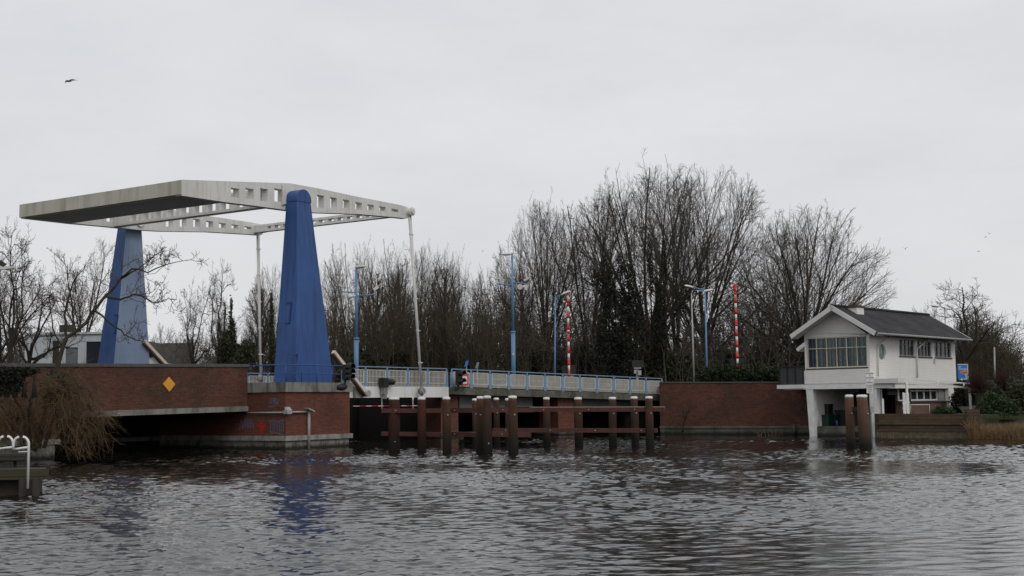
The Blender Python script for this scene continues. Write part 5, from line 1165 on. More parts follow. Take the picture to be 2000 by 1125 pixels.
b = MB(); b.obox((xs[0] + hl[2][0], y_ + .1, 3.6), (hl[2][1] - hl[2][0], 0, 0), (0, .05, 0), (0, 0, hl[2][3] - 3.6)); b.build('window', 'navy', cb)
b = MB(); c = D(131, 645, dc + 2); b.cbox((c[0], c[1], zt_ + .45), .9, .9, .75); b.build('roof_vent', 'roof_brown', cb)
def gable_house(u_l, u_r, v_ridge, v_eave, d, label, name='gabled_house', gable_u=None, wallm='container'):
    x0, x1 = D(u_l, 700, d)[0], D(u_r, 700, d)[0]; zr = ZH((u_l + u_r) / 2, v_ridge, d); ze = ZH((u_l + u_r) / 2, v_eave, d); t = thing(name, label, 'house', ((x0 + x1) / 2, d, 3.8)); return t, x0, x1, zr, ze
t, x0, x1, zr, ze = gable_house(297, 368, 666, 712, 128, 'brown roofed house with white gable end behind the left parapet')
rx1 = D(357, 666, 128)[0]; b = MB(); b.add([(x0, 128, ze), (x1 + .3, 128, ze), (rx1, 132, zr), (x0, 132, zr), (x0, 136, ze), (x1 + .3, 136, ze)], [(0, 1, 2, 3), (3, 2, 5, 4)]); b.build('roof', 'roof_brown', t)
b = MB(); b.obox((x0, 128.4, 3.6), (x1 - x0, 0, 0), (0, 7, 0), (0, 0, ze - 3.6)); b.add([(x1 + .32, 127.9, ze), (x1 + .32, 136.1, ze), (rx1 + .05, 132, zr + .05)], [(0, 1, 2)]); b.add([(x1 + .5, 127.8, ze - .3), (x1 + 1.1, 127.8, ze - .3), (rx1 + .35, 131.9, zr + .15), (rx1 + .02, 131.9, zr + .12)], [(0, 1, 2, 3)]); b.build('wall', 'container', t)
t = thing('gabled_house', 'white gabled house seen between the far pylon and the strut', 'house', D(285, 706, 118)); px_ = [(270, 712), (322, 712), (284.5, 664), (270, 676)]
b = MB(); b.prism([D(u, v, 118) for u, v in [(258, 712), (318, 712), (286, 672), (258, 705)]], (0, 6, 0)); b.build('wall', 'white', t)
b = MB(); b.prism([D(u, v, 117.6) for u, v in [(286, 666), (326, 714), (322, 714), (284, 670)]], (0, 6.4, 0)); b.prism([D(u, v, 117.6) for u, v in [(286, 666), (250, 708), (254, 709), (285.8, 670.5)]], (0, 6.4, 0)); b.build('roof', 'roof_brown', t)
b = MB(); b.prism([D(u, v, 117.5) for u, v in [(285, 669.5), (322, 714), (318, 714), (283, 674)]], (0, .09, 0)); b.build('bargeboard', 'white', t)
b = MB(); q = D(294.5, 688, 117.9); b.cbox(q, .3, .1, .9); b.build('window', 'navy', t)
# white gable of a house glimpsed through the wood
t = thing('wood_house', 'dark house with white bargeboards glimpsed through the wood', 'house', D(950, 735, 128)); dh = 128.
b = MB(); b.prism([D(u, v, dh) for u, v in [(912, 745), (984, 745), (974, 725), (948, 697), (924, 725)]], (0, 6, 0)); b.build('wall', 'redbrown', t)
b = MB(); b.prism([D(u, v, dh - .3) for u, v in [(946, 694), (976, 731), (973, 733), (946, 700)]], (0, .12, 0)); b.prism([D(u, v, dh - .3) for u, v in [(946, 694), (919, 729), (922, 731), (946, 700)]], (0, .12, 0)); b.build('bargeboard', 'conc_light', t)
b = MB(); b.prism([D(u, v, dh - .17) for u, v in [(946, 695), (977, 731), (977, 729), (946, 692)]], (0, 6.4, 0)); b.prism([D(u, v, dh - .17) for u, v in [(946, 695), (918, 729), (918, 727), (946, 692)]], (0, 6.4, 0)); b.build('roof', 'roof_brown', t)
# small blue and green road signs behind the railing
for nm, (u, v), mat, lab in (('road_sign', (911, 711), 'sign_blue', 'small blue road sign tilted behind the span railing'), ('road_sign', (932, 714), 'conc_light', 'back of a small grey road sign behind the span railing')):
    c = D(u, v, 112); t = thing(nm, lab, 'road sign', (c[0], c[1], 3.8), 'small road signs behind the railing'); b = MB(); b.prism([D(u + x, v + y, 112) for x, y in ((-4, 6), (2, 4), (4, -7), (-1, -6))], (0, .05, 0)); b.build('panel', mat, t); b = MB(); b.tube([(c[0], c[1] + .1, 3.8), (c[0], c[1] + .1, c[2])], .04, 6); b.build('post', 'grey_metal', t)
# roof corner reaching in at the left edge
b = MB(); dr = 58.; b.prism([D(u, v, dr) for u, v in [(-60, 470), (14, 516), (6, 522), (-60, 486)]], (-3.2, 4, 0), 0); b.prism([D(u, v, dr - .1) for u, v in [(-60, 490), (6, 522), (6, 526), (-60, 530)]], (0, .2, 0), 1); b.prism([D(u, v, dr - .1) for u, v in [(6, 521), (27, 520), (27, 523.5), (6, 526)]], (0, .3, 0), 1)
e = thing('roofed_house', 'corner of a house roof and gutter reaching in at the left edge', 'house', D(-40, 530, dr)); b.build('roof', ['roof_brown', 'soffit'], e)
b = MB(); xw = D(-160, 700, dr)[0]; b.obox((xw - 8, dr + .3, 0), (7.6, 0, 0), (0, 6, 0), (0, 0, ZH(-60, 500, dr))); b.build('wall', 'terrace_brick', e)
# ------------------------------------------------------------------ bare winter trees
class TB:
    """collects thin tapering tubes fast"""
    def __init__(s): s.v = []; s.f = []
    def tube(s, pts, rads, n):
        o = len(s.v); k = len(pts); t = (pts[-1] - pts[0]); t = t.normalized() if t.length > 1e-6 else Vector((0, 0, 1))
        ref = Vector((0, 0, 1)) if abs(t.z) < .8 else Vector((1, 0, 0)); a = t.cross(ref).normalized(); b = t.cross(a)
        cs = [(math.cos(6.2832 * j / n), math.sin(6.2832 * j / n)) for j in range(n)]
        for p, r in zip(pts, rads):
            for c, q in cs: s.v.append((p.x + r * (a.x * c + b.x * q), p.y + r * (a.y * c + b.y * q), p.z + r * (a.z * c + b.z * q)))
        for i in range(k - 1):
            for j in range(n):
                j2 = (j + 1) % n; s.f.append((o + i * n + j, o + i * n + j2, o + (i + 1) * n + j2, o + (i + 1) * n + j))
    def build(s, name, mat, parent, scale=(1, 1, 1)):
        me = bpy.data.meshes.new(name); V = np.array(s.v, float) * np.array(scale)
        me.from_pydata(V.tolist(), [], s.f); me.materials.append(MT[mat]); me.polygons.foreach_set('use_smooth', [True] * len(s.f)); me.update()
        o = bpy.data.objects.new(name, me); COL.objects.link(o); o.parent = parent; return o
def rvec(r): return Vector((r.gauss(0, 1), r.gauss(0, 1), r.gauss(0, 1)))
STY = {  # per level: segments, wander, upward pull; children count, start, angle (deg), length ratio
 'fan':   dict(nseg=[5, 8, 6, 4, 2], wan=[.05, .055, .08, .12, .14], up=[.1, .018, .04, .04, .03], nc=[17, 10, 8, 5, 0], st=[.35, .22, .12, .12], an=[(10, 66), (18, 42), (20, 44), (22, 50)], lr=[3.6, .5, .42, .4]),
 'round': dict(nseg=[5, 7, 5, 4, 2], wan=[.06, .1, .13, .15, .15], up=[.1, .04, .06, .06, .04], nc=[8, 11, 8, 6, 0], st=[.6, .22, .15, .1], an=[(20, 58), (25, 50), (25, 50), (25, 55)], lr=[1.9, .5, .45, .42]),
 'pole':  dict(nseg=[9, 6, 4, 3, 2], wan=[.04, .08, .12, .14, .15], up=[.06, .12, .08, .06, .04], nc=[22, 8, 6, 4, 0], st=[.16, .15, .12, .15], an=[(16, 40), (18, 40), (22, 45), (25, 50)], lr=[.5, .42, .42, .42]),
 'multi': dict(nseg=[3, 9, 5, 4, 2], wan=[.04, .06, .1, .13, .14], up=[.1, .06, .09, .07, .05], nc=[8, 15, 7, 5, 0], st=[.4, .26, .15, .12], an=[(6, 30), (14, 36), (22, 45), (22, 50)], lr=[7.6, .32, .42, .42]),
 'gnarl': dict(nseg=[6, 8, 7, 5, 3], wan=[.14, .2, .26, .28, .25], up=[.1, .03, .05, .05, .02], nc=[6, 7, 7, 5, 0], st=[.45, .25, .2, .15], an=[(30, 65), (30, 65), (30, 65), (30, 70)], lr=[1.3, .55, .5, .45]),
}
def gen_tree(seed, style, H=16.0, r0=.32, tlen=.28, rmin=.012, dens=1.0):
    S = STY[style]; r = random.Random(seed); trunk, crown = TB(), TB(); tops = []
    env = {'fan': (.46, .52, .48), 'multi': (.36, .54, .46), 'pole': (.21, .52, .48), 'round': (.5, .58, .42)}.get(style)
    def outside(p, lim):
        if env is None: return False
        return (p.x * p.x + p.y * p.y) / (env[0] * H) ** 2 + ((p.z - env[1] * H) / (env[2] * H)) ** 2 > lim
    def grow(p, d, L, rad, lev):
        lim = r.uniform(.84, 1.06) ** 2
        n = S['nseg'][lev]; pts = [p.copy()]; rads = [rad]; dirs = [d.copy()]
        endk = .25 if lev else .6
        for i in range(n):
            d = (d + S['wan'][lev] * rvec(r) + Vector((0, 0, S['up'][lev]))).normalized(); p = p + d * (L / n)
            pts.append(p.copy()); dirs.append(d.copy()); rads.append(max(rmin, rad * (1 - (1 - endk) * (i + 1) / n)))
            if lev and outside(p, lim): break
        if len(pts) - 1 < n:
            n = len(pts) - 1; e_ = max(rmin, min(rads[-1], .012)); rads = [rad + (e_ - rad) * i / n for i in range(n + 1)]
        n = len(pts) - 1
        (trunk if lev <= 1 else crown).tube(pts, rads, (9, 6, 4, 3, 3)[lev])
        if lev >= 4: return
        if n < 2 and lev < 3 and outside(p, lim): return
        if lev == 1: tops.extend([(q, w) for q, w in zip(pts, rads)])
        nb = max(2, int(round(S['nc'][lev] * dens * r.uniform(.85, 1.15)))); ga = r.random() * 6.28
        for k in range(nb):
            t = S['st'][lev] + (1 - S['st'][lev]) * (k + r.random() * .9) / nb; f = min(t, .999) * n; i = int(f); q = pts[i].lerp(pts[i + 1], f - i); dd = dirs[i + 1]; rr = rads[i] * .9
            ga += 2.4 + r.uniform(-.5, .5); ax = dd.orthogonal().normalized(); ax.rotate(__import__('mathutils').Quaternion(dd, ga))
            ang = math.radians(r.uniform(*S['an'][lev])); nd_ = dd.copy(); nd_.rotate(__import__('mathutils').Quaternion(ax, ang))
            if nd_.z < -.15: nd_.z *= -.3; nd_.normalize()
            ln = L * S['lr'][lev] * r.uniform(.75, 1.15) * ((1.15 - .5 * t) if lev else (1.1 - .25 * abs(t - .8)))
            if style == 'pole' and lev == 0: ln = L * S['lr'][0] * (1.1 - .8 * (t - .2)) * r.uniform(.8, 1.1)
            cr = max(rmin, min(rr * .7, rad * (.46 if style == 'fan' else .62, .3, .36, .4)[lev] * r.uniform(.8, 1.1)))
            if lev == 3: cr = rmin
            grow(q, nd_, ln, cr, lev + 1)
    L0 = H * (tlen if style not in ('pole',) else .9)
    grow(Vector((0, 0, -.3)), Vector((r.uniform(-.05, .05), r.uniform(-.05, .05), 1)).normalized(), L0, r0, 0)
    V = np.array(crown.v); W = np.percentile(np.abs(V[:, :2] - np.median(V[:, :2], axis=0)), 98) * 2; Hh = np.percentile(V[:, 2], 99.7)
    return trunk, crown, W, Hh, tops
def leaf_mesh(pts, size, r_, jit=.5):
    """many small two-triangle leaves, randomly turned"""
    pts = np.asarray(pts); n = len(pts); a = r_.normal(size=(n, 3)); a /= np.linalg.norm(a, axis=1)[:, None]; b = np.cross(a, r_.normal(size=(n, 3))); b /= np.linalg.norm(b, axis=1)[:, None]
    s = size * (1 - jit + 2 * jit * r_.random((n, 1))); V = np.stack([pts - a * s, pts + b * s * .5, pts + a * s, pts - b * s * .5], 1).reshape(-1, 3)
    F = np.arange(n * 4).reshape(n, 4); return V, F
def leaf_obj(name, V, F, mat, parent=None):
    me = bpy.data.meshes.new(name); me.from_pydata(V.tolist(), [], F.tolist()); me.materials.append(MT[mat]); me.update(); o = bpy.data.objects.new(name, me); COL.objects.link(o)
    if parent: o.parent = parent
    return o
PROTO = {}
def proto(key, *a, bark='bark', twig='twig', ivy=0, dead=0, **k):
    tr, cr, W, Hh, tops = gen_tree(*a, **k); root = bpy.data.objects.new('bare_tree', None); COL.objects.link(root)
    tr.build('trunk', bark, root); cr.build('crown', twig, root)
    rr = np.random.default_rng(len(PROTO) + 50)
    if ivy:
        P = []; cand = [(q, w) for q, w in tops if q.z < Hh * ivy] + [(Vector((0, 0, z)), .4) for z in np.arange(.2, Hh * .3, .25)]
        for q, w in cand:
            for _ in range(26): P.append(np.array(q) + rr.normal(size=3) * (w * .8 + .2) * np.array([1, 1, 1.6]))
        V, F = leaf_mesh(P, .1, rr); leaf_obj('ivy', V, F, 'ivy_green', root)
    if dead:
        cv = np.array(cr.v); cv = cv[(cv[:, 2] > Hh * .3) & (cv[:, 2] < Hh * .8)]; cen = cv[rr.integers(0, len(cv), dead)]; P = (cen[:, None, :] + rr.normal(size=(dead, 20, 3)) * .33).reshape(-1, 3)
        V, F = leaf_mesh(P, .085, rr); leaf_obj('dead_leaves', V, F, 'dead_leaf', root)
    PROTO[key] = [root, W, Hh, False]
proto('fanA', 11, 'fan', 19, .42, .28, rmin=.0095, ivy=.55)
proto('fanB', 29, 'fan', 19, .4, .28, rmin=.0095)
proto('multiA', 31, 'multi', 19, .4, .12, rmin=.0095, ivy=.42)
proto('multiB', 37, 'multi', 18, .36, .12, rmin=.0095)
proto('roundA', 41, 'round', 14, .34, .3, rmin=.0095)
proto('poleA', 53, 'pole', 15, .22, .3, rmin=.0095)
proto('poleB', 59, 'pole', 15, .2, .3, rmin=.0095, dead=60)
proto('poleC', 61, 'pole', 14, .22, .3, rmin=.0095, twig='twig_olive', bark='bark_grey')
proto('fanC', 83, 'fan', 15, .3, .2, rmin=.0095, dead=55, dens=.85)
proto('fanD', 89, 'fan', 15, .3, .24, rmin=.0095, twig='twig_olive', bark='bark_grey', dens=.85)
proto('gnarlA', 71, 'gnarl', 10, .26, .32, rmin=.0095)
proto('gnarlB', 77, 'gnarl', 10, .24, .3, rmin=.0095)
TREES_N = 0
def tree(key, u, vtop, wpx, d, label, rz=0., group=None, zb=3.75, lean=0.):
    root, W, Hh, used = PROTO[key]
    o = root if not used else copy_tree(root)
    PROTO[key][3] = True
    p = D(u, 740, d); ztop = ZH(u, vtop, d); sz_ = (ztop - zb) / Hh; sx = wpx / FPX * d / W
    o.location = (p[0], p[1], zb); o.scale = (sx, sx, sz_); o.rotation_euler = (0, lean, rz)
    tag(o, label, 'tree', group); return o
# big trees behind the span and the house
tree('fanA', 1272, 326, 300, 126, 'tallest bare tree with ivy on its limbs above the middle of the bank', .4)
tree('fanB', 1380, 328, 290, 130, 'tall dome crowned bare tree right of the tallest one', 1.9)
tree('multiB', 1325, 345, 190, 136, 'bare many stemmed tree filling between the two tallest crowns', 2.7)
tree('fanD', 1575, 440, 230, 128, 'olive bare tree filling the broad fan tree behind the house', 2.6)
tree('fanB', 1572, 408, 330, 122, 'broad fan shaped bare tree behind the white house', .3)
tree('fanD', 1500, 432, 220, 132, 'bare tree between the tall pair and the broad fan tree', 5.1)
tree('fanA', 1065, 392, 190, 126, 'bare tree left of the pale blue lamp with its tip above the mast', 2.2)
tree('multiA', 1150, 380, 190, 130, 'upright bare tree at the left shoulder of the tall pair', 1.0)
tree('roundA', 1025, 435, 120, 134, 'slighter bare tree just right of the tall camera mast', 3.0)
WG = 'bare trees of the wood behind the leaf'
for i, (k, u, vt, w, d, lab, rz) in enumerate([
    ('fanD', 652, 508, 100, 112, 'bare tree close right of the near pylon', .3), ('fanC', 692, 472, 135, 122, 'bare tree with rusty leaf tufts behind the left camera mast', 1.2),
    ('fanD', 740, 484, 120, 118, 'olive bare tree right of the left camera mast', 2.0), ('fanC', 778, 476, 130, 126, 'bare tree with rusty tufts left of the near hanger rod', 3.4),
    ('fanD', 818, 478, 125, 120, 'bare tree directly behind the near hanger rod', 4.4), ('fanD', 850, 484, 110, 128, 'olive bare tree right of the near hanger rod', 5.2),
    ('fanC', 888, 490, 105, 118, 'bare tree with rusty tufts above the dark ship signal', .8), ('fanD', 925, 530, 110, 116, 'lower bare tree above the glimpsed gable house', 1.7),
    ('fanD', 962, 524, 115, 124, 'lower olive tree left of the tall camera mast', 2.6), ('fanC', 998, 516, 100, 132, 'bare tree with rusty tufts behind the tall camera mast', 3.9),
    ('poleB', 715, 520, 90, 138, 'rusty tufted tree deep in the wood by the near mast', 4.1), ('poleC', 795, 515, 90, 140, 'olive tree deep in the wood by the hanger rod', .5), ('poleA', 865, 520, 90, 142, 'bare tree deep in the wood left of the gable', 2.3)]):
    tree(k, u, vt, w, d, lab, rz, WG)
# left part
tree('roundA', 160, 472, 205, 108, 'round crowned bare tree behind the white cabin', .7)
tree('gnarlA', 10, 432, 170, 82, 'dense dark gnarled tree at the left edge', .4, lean=.03)
tree('roundA', 5, 470, 190, 86, 'dense dark round tree at the left frame edge', 5.0)
tree('gnarlB', 50, 520, 150, 90, 'low tangled bare tree left of the white cabin', 2.1)
tree('gnarlB', 372, 548, 100, 104, 'gnarled pollarded tree with two thin stems left of the ivy stump', .9)
tree('gnarlA', 430, 510, 110, 106, 'taller gnarled tree beside the ivy covered stump', 3.6)
tree('poleA', 505, 560, 80, 118, 'bare tree behind the far hanger rod', 2.4)
tree('fanB', 535, 520, 105, 116, 'dense bare tree touching the left side of the near pylon', 5.3)
tree('roundA', 312, 632, 80, 165, 'small far off round tree behind the brown roof', 2.9)
tree('roundA', 455, 600, 120, 150, 'far off bare tree behind the ivy stump', 4.4)
tree('gnarlA', 1888, 548, 230, 116, 'gnarled bare tree behind the right end of the house', 1.2)
tree('gnarlB', 1818, 590, 70, 120, 'thin bare tree top just above the house roof end', 4.6)
tree('poleC', 1903, 655, 60, 128, 'dense olive tree behind the direction sign', 3.1); tree('poleC', 1945, 640, 70, 130, 'dense olive tree at the pale lamp pole', 1.4); tree('poleA', 1925, 645, 60, 134, 'bare tree between the two olive trees on the right', .2)
for k_, v_ in PROTO.items():
    if not v_[3]:
        for ch in list(v_[0].children): bpy.data.objects.remove(ch)
        bpy.data.objects.remove(v_[0])
# leaning tree on the near left bank: drawn limb by limb
def limb_tree(name, label, limbs, d, mat_t, mat_c, seed, sub=9, twl=1.1, cat='tree', rmin=.01, droop=0.):
    r = random.Random(seed); T, Cn = TB(), TB(); root = thing(name, label, cat, D(limbs[0][0][0][0], limbs[0][0][0][1], d))
    lo = Vector(root.location)
    for px, r0, r1, sb in limbs:
        P = [Vector(D(u, v, d + dz)) - lo for u, v, dz in px]; n = len(P); 
        Q = []
        for i in range(n - 1):
            for k in range(3): Q.append(P[i].lerp(P[i + 1], k / 3) + rvec(r) * .03)
        Q.append(P[-1]); T.tube(Q, np.linspace(r0, r1, len(Q)), 8 if r0 > .08 else 5)
        for k in range(int(sb * len(Q))):
            f = r.uniform(.25, 1) * (len(Q) - 1.01); i = int(f); q = Q[i].lerp(Q[i + 1], f - i); dr = (Q[i + 1] - Q[i]).normalized()
            def tw(q, dr, L, rad, lev):
                dv = (dr * .8 + rvec(r) * .75 + Vector((0, 0, .25 - droop))).normalized(); pts = [q]; 
                for s_ in range(4):
                    dv = (dv + rvec(r) * .28 + Vector((0, 0, .1 - droop))).normalized(); pts.append(pts[-1] + dv * L / 4)
                Cn.tube(pts, np.linspace(rad, rmin, 5), 3)
                if lev < 2:
                    for _ in range(4): j = r.randint(1, 4); tw(pts[j], (pts[j] - pts[j - 1]).normalized(), L * .55, max(rmin, rad * .6), lev + 1)
            tw(q, dr, twl * r.uniform(.6, 1.3), rmin * 2.2, 0)
    T.build('trunk', mat_t, root); Cn.build('crown', mat_c, root); return root
limb_tree('bare_tree', 'leaning bare tree whose long limbs cross the far pylon', [
    ([(68, 882, 0), (92, 790, .3), (112, 715, .6), (130, 660, .8), (168, 628, 1), (205, 580, 1.2), (235, 545, 1.4), (270, 527, 1.4), (300, 500, 1.4)], .16, .018, .55),
    ([(205, 580, 1.2), (235, 585, .9), (262, 575, .7), (300, 590, .5), (345, 585, .4)], .07, .015, .8),
    ([(185, 605, 1.1), (225, 640, .7), (255, 662, .5), (285, 668, .4)], .06, .012, .5),
    ([(236, 545, 1.4), (258, 524, 1.2), (290, 532, 1), (330, 516, .9), (366, 508, .8)], .06, .012, .8),
    ([(130, 660, .8), (125, 615, .9), (140, 560, 1), (152, 530, 1)], .08, .02, .6),
    ([(122, 690, .7), (105, 640, .5), (98, 590, .4)], .05, .015, .5)], 61.5, 'willow_bark', 'twig', 5, twl=1.0, rmin=.009)
# drooping willow over the water, left foreground
def willow():
    r = random.Random(9); root = thing('weeping_willow', 'brown drooping willow shrub hanging over the water before the brick parapet', 'willow', D(60, 880, 60.0)); lo = Vector(root.location); T, Cn = TB(), TB()
    P = lambda u, v, d: Vector(D(u, v, d)) - lo
    prim = []
    for k in range(46):                                   # arching limbs from the stool and from the leaning trunk
        right = r.random() < .66
        s0 = P(r.uniform(70, 125), r.uniform(715, 800), r.uniform(59, 61)) if right else P(r.uniform(0, 70), r.uniform(760, 870), r.uniform(58, 61))
        u1 = r.triangular(110, 232, 175) if right else r.uniform(-40, 110); top_v = r.uniform(712, 760) if right else r.uniform(745, 840)
        e = P(u1, r.uniform(800, 868) if right else r.uniform(820, 880), r.uniform(57.8, 61)); m = (s0 + e) / 2; m.z = (P(100, top_v, 60)).z; m += rvec(r) * .25
        pts = []
        for i in range(11):
            t = i / 10; q = s0 * (1 - t) ** 2 + m * 2 * t * (1 - t) + e * t * t; pts.append(q + rvec(r) * .11)
        T.tube(pts, np.linspace(r.uniform(.022, .05), .009, 11), 4); prim.append(pts)
    for pts in prim:
        for k in range(16):
            i = r.randint(2, 9); q = pts[i].lerp(pts[i + 1], r.random()); dv = ((pts[i + 1] - pts[i]).normalized() * r.uniform(.2, 1.0) + rvec(r) * .55).normalized(); L = r.triangular(.3, 2.0, .6); c = [q]
            for s_ in range(5):
                dv = (dv + Vector((.02, 0, -.16)) + rvec(r) * .3).normalized(); n_ = c[-1] + dv * L / 5
                if n_.z + lo.z < .1: break
                c.append(n_)
            if len(c) < 3: continue
            Cn.tube(c, np.linspace(.011, .006, len(c)), 3)
            for _ in range(4):
                j = r.randint(1, len(c) - 1); d2 = ((c[j] - c[j - 1]).normalized() + rvec(r) * .6).normalized(); l2 = r.uniform(.2, .6); z1 = c[j] + d2 * l2; z2 = z1 + (d2 + Vector((0, 0, -.45))).normalized() * l2
                if z2.z + lo.z > .08: Cn.tube([c[j], z1, z2], [.007, .006, .005], 3)
    for u, v, d in [(100, 722, 59.5), (60, 765, 59), (25, 770, 59), (125, 745, 60)]:
        p0 = P(60 + (u - 60) * .4, 875, 60); p1 = P(u, v, d); T.tube([p0, p0.lerp(p1, .5) + rvec(r) * .2, p1], [.09, .065, .04], 6)
    T.build('trunk', 'willow_bark', root); Cn.build('crown', 'willow', root)
willow()
# ------------------------------------------------------------------ evergreen masses, hedges, undergrowth
def blob_leaves(cs, n, size, r_, shell=.6):
    """leaves through several ellipsoids, thicker towards the skin; cs: (centre, rx, ry, rz)"""
    out = []; vol = np.array([c[1] * c[2] * c[3] for c in cs]); cnt = (n * vol / vol.sum()).astype(int) + 1
    for (c, rx, ry, rz), k in zip(cs, cnt):
        d = r_.normal(size=(k, 3)); d /= np.linalg.norm(d, axis=1)[:, None]; rad = (shell + (1.12 - shell) * r_.random(k))[:, None] * (1 + .18 * np.sin(d[:, :1] * 5 + d[:, 2:] * 4)); out.append(np.array(c) + d * rad * np.array([rx, ry, rz]))
    return np.concatenate(out)
def evergreen(name, label, cat, cs, n, size, mat, trunk=None, seed=1, group=None, core='bark', corek=.72):
    r_ = np.random.default_rng(seed); base = np.array([np.mean([c[0][0] for c in cs]), np.mean([c[0][1] for c in cs]), min(c[0][2] - c[3] for c in cs)]); root = thing(name, label, cat, base, group)
    cs2 = [(np.array(c[0]) - base, *c[1:]) for c in cs]; V, F = leaf_mesh(blob_leaves(cs2, n, size, r_), size, r_); leaf_obj('foliage', V, F, mat, root)
    b = MB()
    for c in cs: b.tube([(c[0][0], c[0][1], base[2]), (c[0][0], c[0][1], c[0][2] + c[3] * .6)], [.12, .03], 6); 
    for c in cs:
        for k in range(14):
            d = r_.normal(size=3); d /= np.linalg.norm(d); b.tube([np.array(c[0]) - np.array([0, 0, c[3] * .3]), np.array(c[0]) + d * np.array(c[1:]) * .9], [.05, .015], 4, cap=False)
    b.build('stems', core, root, uv=False); return root
def EL(u, v, d, w_px, h_px, depth=None): k = d / FPX; return (D(u, v, d), w_px / 2 * k, depth or w_px / 2 * k, h_px / 2 * k)
evergreen('ivy_tree', 'black green ivy smothered tree mass below the tallest tree', 'ivy tree', [EL(1203, 640, 114, 60, 170), EL(1188, 560, 114, 34, 100), EL(1228, 555, 114, 26, 110), EL(1166, 545, 114, 26, 36), EL(1242, 610, 114, 34, 120), EL(1212, 520, 114, 20, 50), EL(1185, 690, 114, 54, 100), EL(1222, 700, 114, 50, 100), EL(1180, 510, 114, 14, 40)], 15500, .11, 'ivy', seed=3)
evergreen('ivy_tree', 'ivy clad stump with two pointed tops left of the far rod', 'ivy tree', [EL(446, 682, 101, 34, 70), EL(439, 612, 101, 6, 40), EL(451, 604, 101, 7, 56), EL(453, 645, 101, 16, 56), EL(428, 638, 101, 6, 30), EL(462, 690, 101, 22, 40)], 4200, .1, 'ivy_green', seed=4)
evergreen('ivy_tree', 'low round ivy bush between the stump and the far rod', 'ivy bush', [EL(484, 688, 100, 36, 44), EL(474, 704, 100, 44, 28)], 2800, .1, 'ivy_green', seed=5)
evergreen('ivy_tree', 'ivy clad tree trunk close left of the near pylon', 'ivy tree', [EL(531, 650, 112, 9, 110), EL(533, 700, 112, 15, 50), EL(530, 600, 112, 6, 60)], 1500, .11, 'ivy_green', seed=6)
evergreen('ivy_tree', 'green ivy clad trunks right of the dark evergreen mass', 'ivy tree', [EL(1290, 640, 119, 26, 190), EL(1270, 520, 120, 10, 130), EL(1298, 520, 120, 11, 120)], 4200, .11, 'ivy', seed=7)
hz = RW0 + RWd * 6
hcs = [(D(u, 733 - 2 * math.sin(u * .05), 99.5), 1.25, .9, .72 + .14 * math.sin(u * .13)) for u in range(1386, 1520, 11)]
evergreen('hedge', 'long dark green hedge on top of the brick quay wall', 'hedge', hcs, 12000, .1, 'hedge', seed=8)
evergreen('ivy_growth', 'dark ivy hanging over the wall top at the left edge', 'ivy', [EL(14, 733, 56, 66, 34, .4), EL(48, 728, 56.2, 40, 20, .3), EL(-6, 752, 56, 50, 50, .35), EL(30, 750, 56.1, 30, 40, .3), EL(68, 724, 56.3, 26, 12, .25)], 3000, .075, 'ivy', seed=9)
# shrubs on the right bank
SG = 'shrubs on the right bank'
evergreen('shrub', 'broad green shrub at the end of the plank wall', 'shrub', [EL(1945, 798, 82, 60, 60), EL(1925, 808, 81.6, 36, 50), EL(1968, 805, 82, 56, 54), EL(1950, 818, 81.5, 70, 30)], 13000, .08, 'bush', seed=11, group=SG)
evergreen('shrub', 'pale leaved shrub behind the green one by the pollard willows', 'shrub', [EL(1936, 768, 87, 50, 40), EL(1955, 778, 87, 40, 34)], 4500, .08, 'bush_pale', seed=12, group=SG)
evergreen('shrub', 'dark shrub at the right edge of the bank', 'shrub', [EL(1990, 788, 83, 60, 86), EL(2020, 785, 83, 60, 96), EL(1990, 815, 81.8, 60, 26)], 11000, .085, 'ivy_green', seed=13, group=SG)
evergreen('shrub', 'low green cushion shrub on the terrace edge', 'shrub', [EL(1842, 803, 83, 38, 18), EL(1855, 806, 83, 26, 12)], 3500, .06, 'bush', seed=14, group=SG)
evergreen('shrub', 'dark hedge seen through the pergola', 'shrub', [EL(1880, 785, 92, 40, 70), EL(1905, 780, 93, 40, 60)], 5000, .1, 'ivy', seed=15, group=SG)
# pollard willows
def pollard(u, d, v_base, v_head, label, rz):
    r = random.Random(int(u)); root = thing('pollard_willow', label, 'pollard willow', D(u, v_base, d), 'pollard willows on the bank'); lo = Vector(root.location); T, Cn = TB(), TB(); top = Vector(D(u, v_head + 8, d)) - lo; s = d / FPX
    T.tube([Vector((0, 0, -.4)), top * .5 + Vector((.05, 0, 0)), top, top + Vector((0, 0, .25))], [.2, .17, .24, .1], 9)
    for k in range(420):
        a = r.uniform(0, 6.28); e = r.uniform(-.5, 1.5); dv = Vector((math.cos(a) * math.cos(e), math.sin(a) * math.cos(e), math.sin(e))); L = r.uniform(.5, 1.15) * (1.0 if e < .8 else 1.45); p = top + rvec(r) * .12; Cn.tube([p, p + dv * L * .5, p + (dv + Vector((0, 0, .25))).normalized() * L], [.018, .014, .01], 3)
    T.build('trunk', 'willow_bark', root); Cn.build('crown', 'pollard_twig', root)
pollard(1911, 85.5, 800, 752, 'pollard willow with reddish head beside the pergola post', 0); pollard(1959, 87, 795, 752, 'pollard willow with reddish head left of the dark edge shrub', 1)
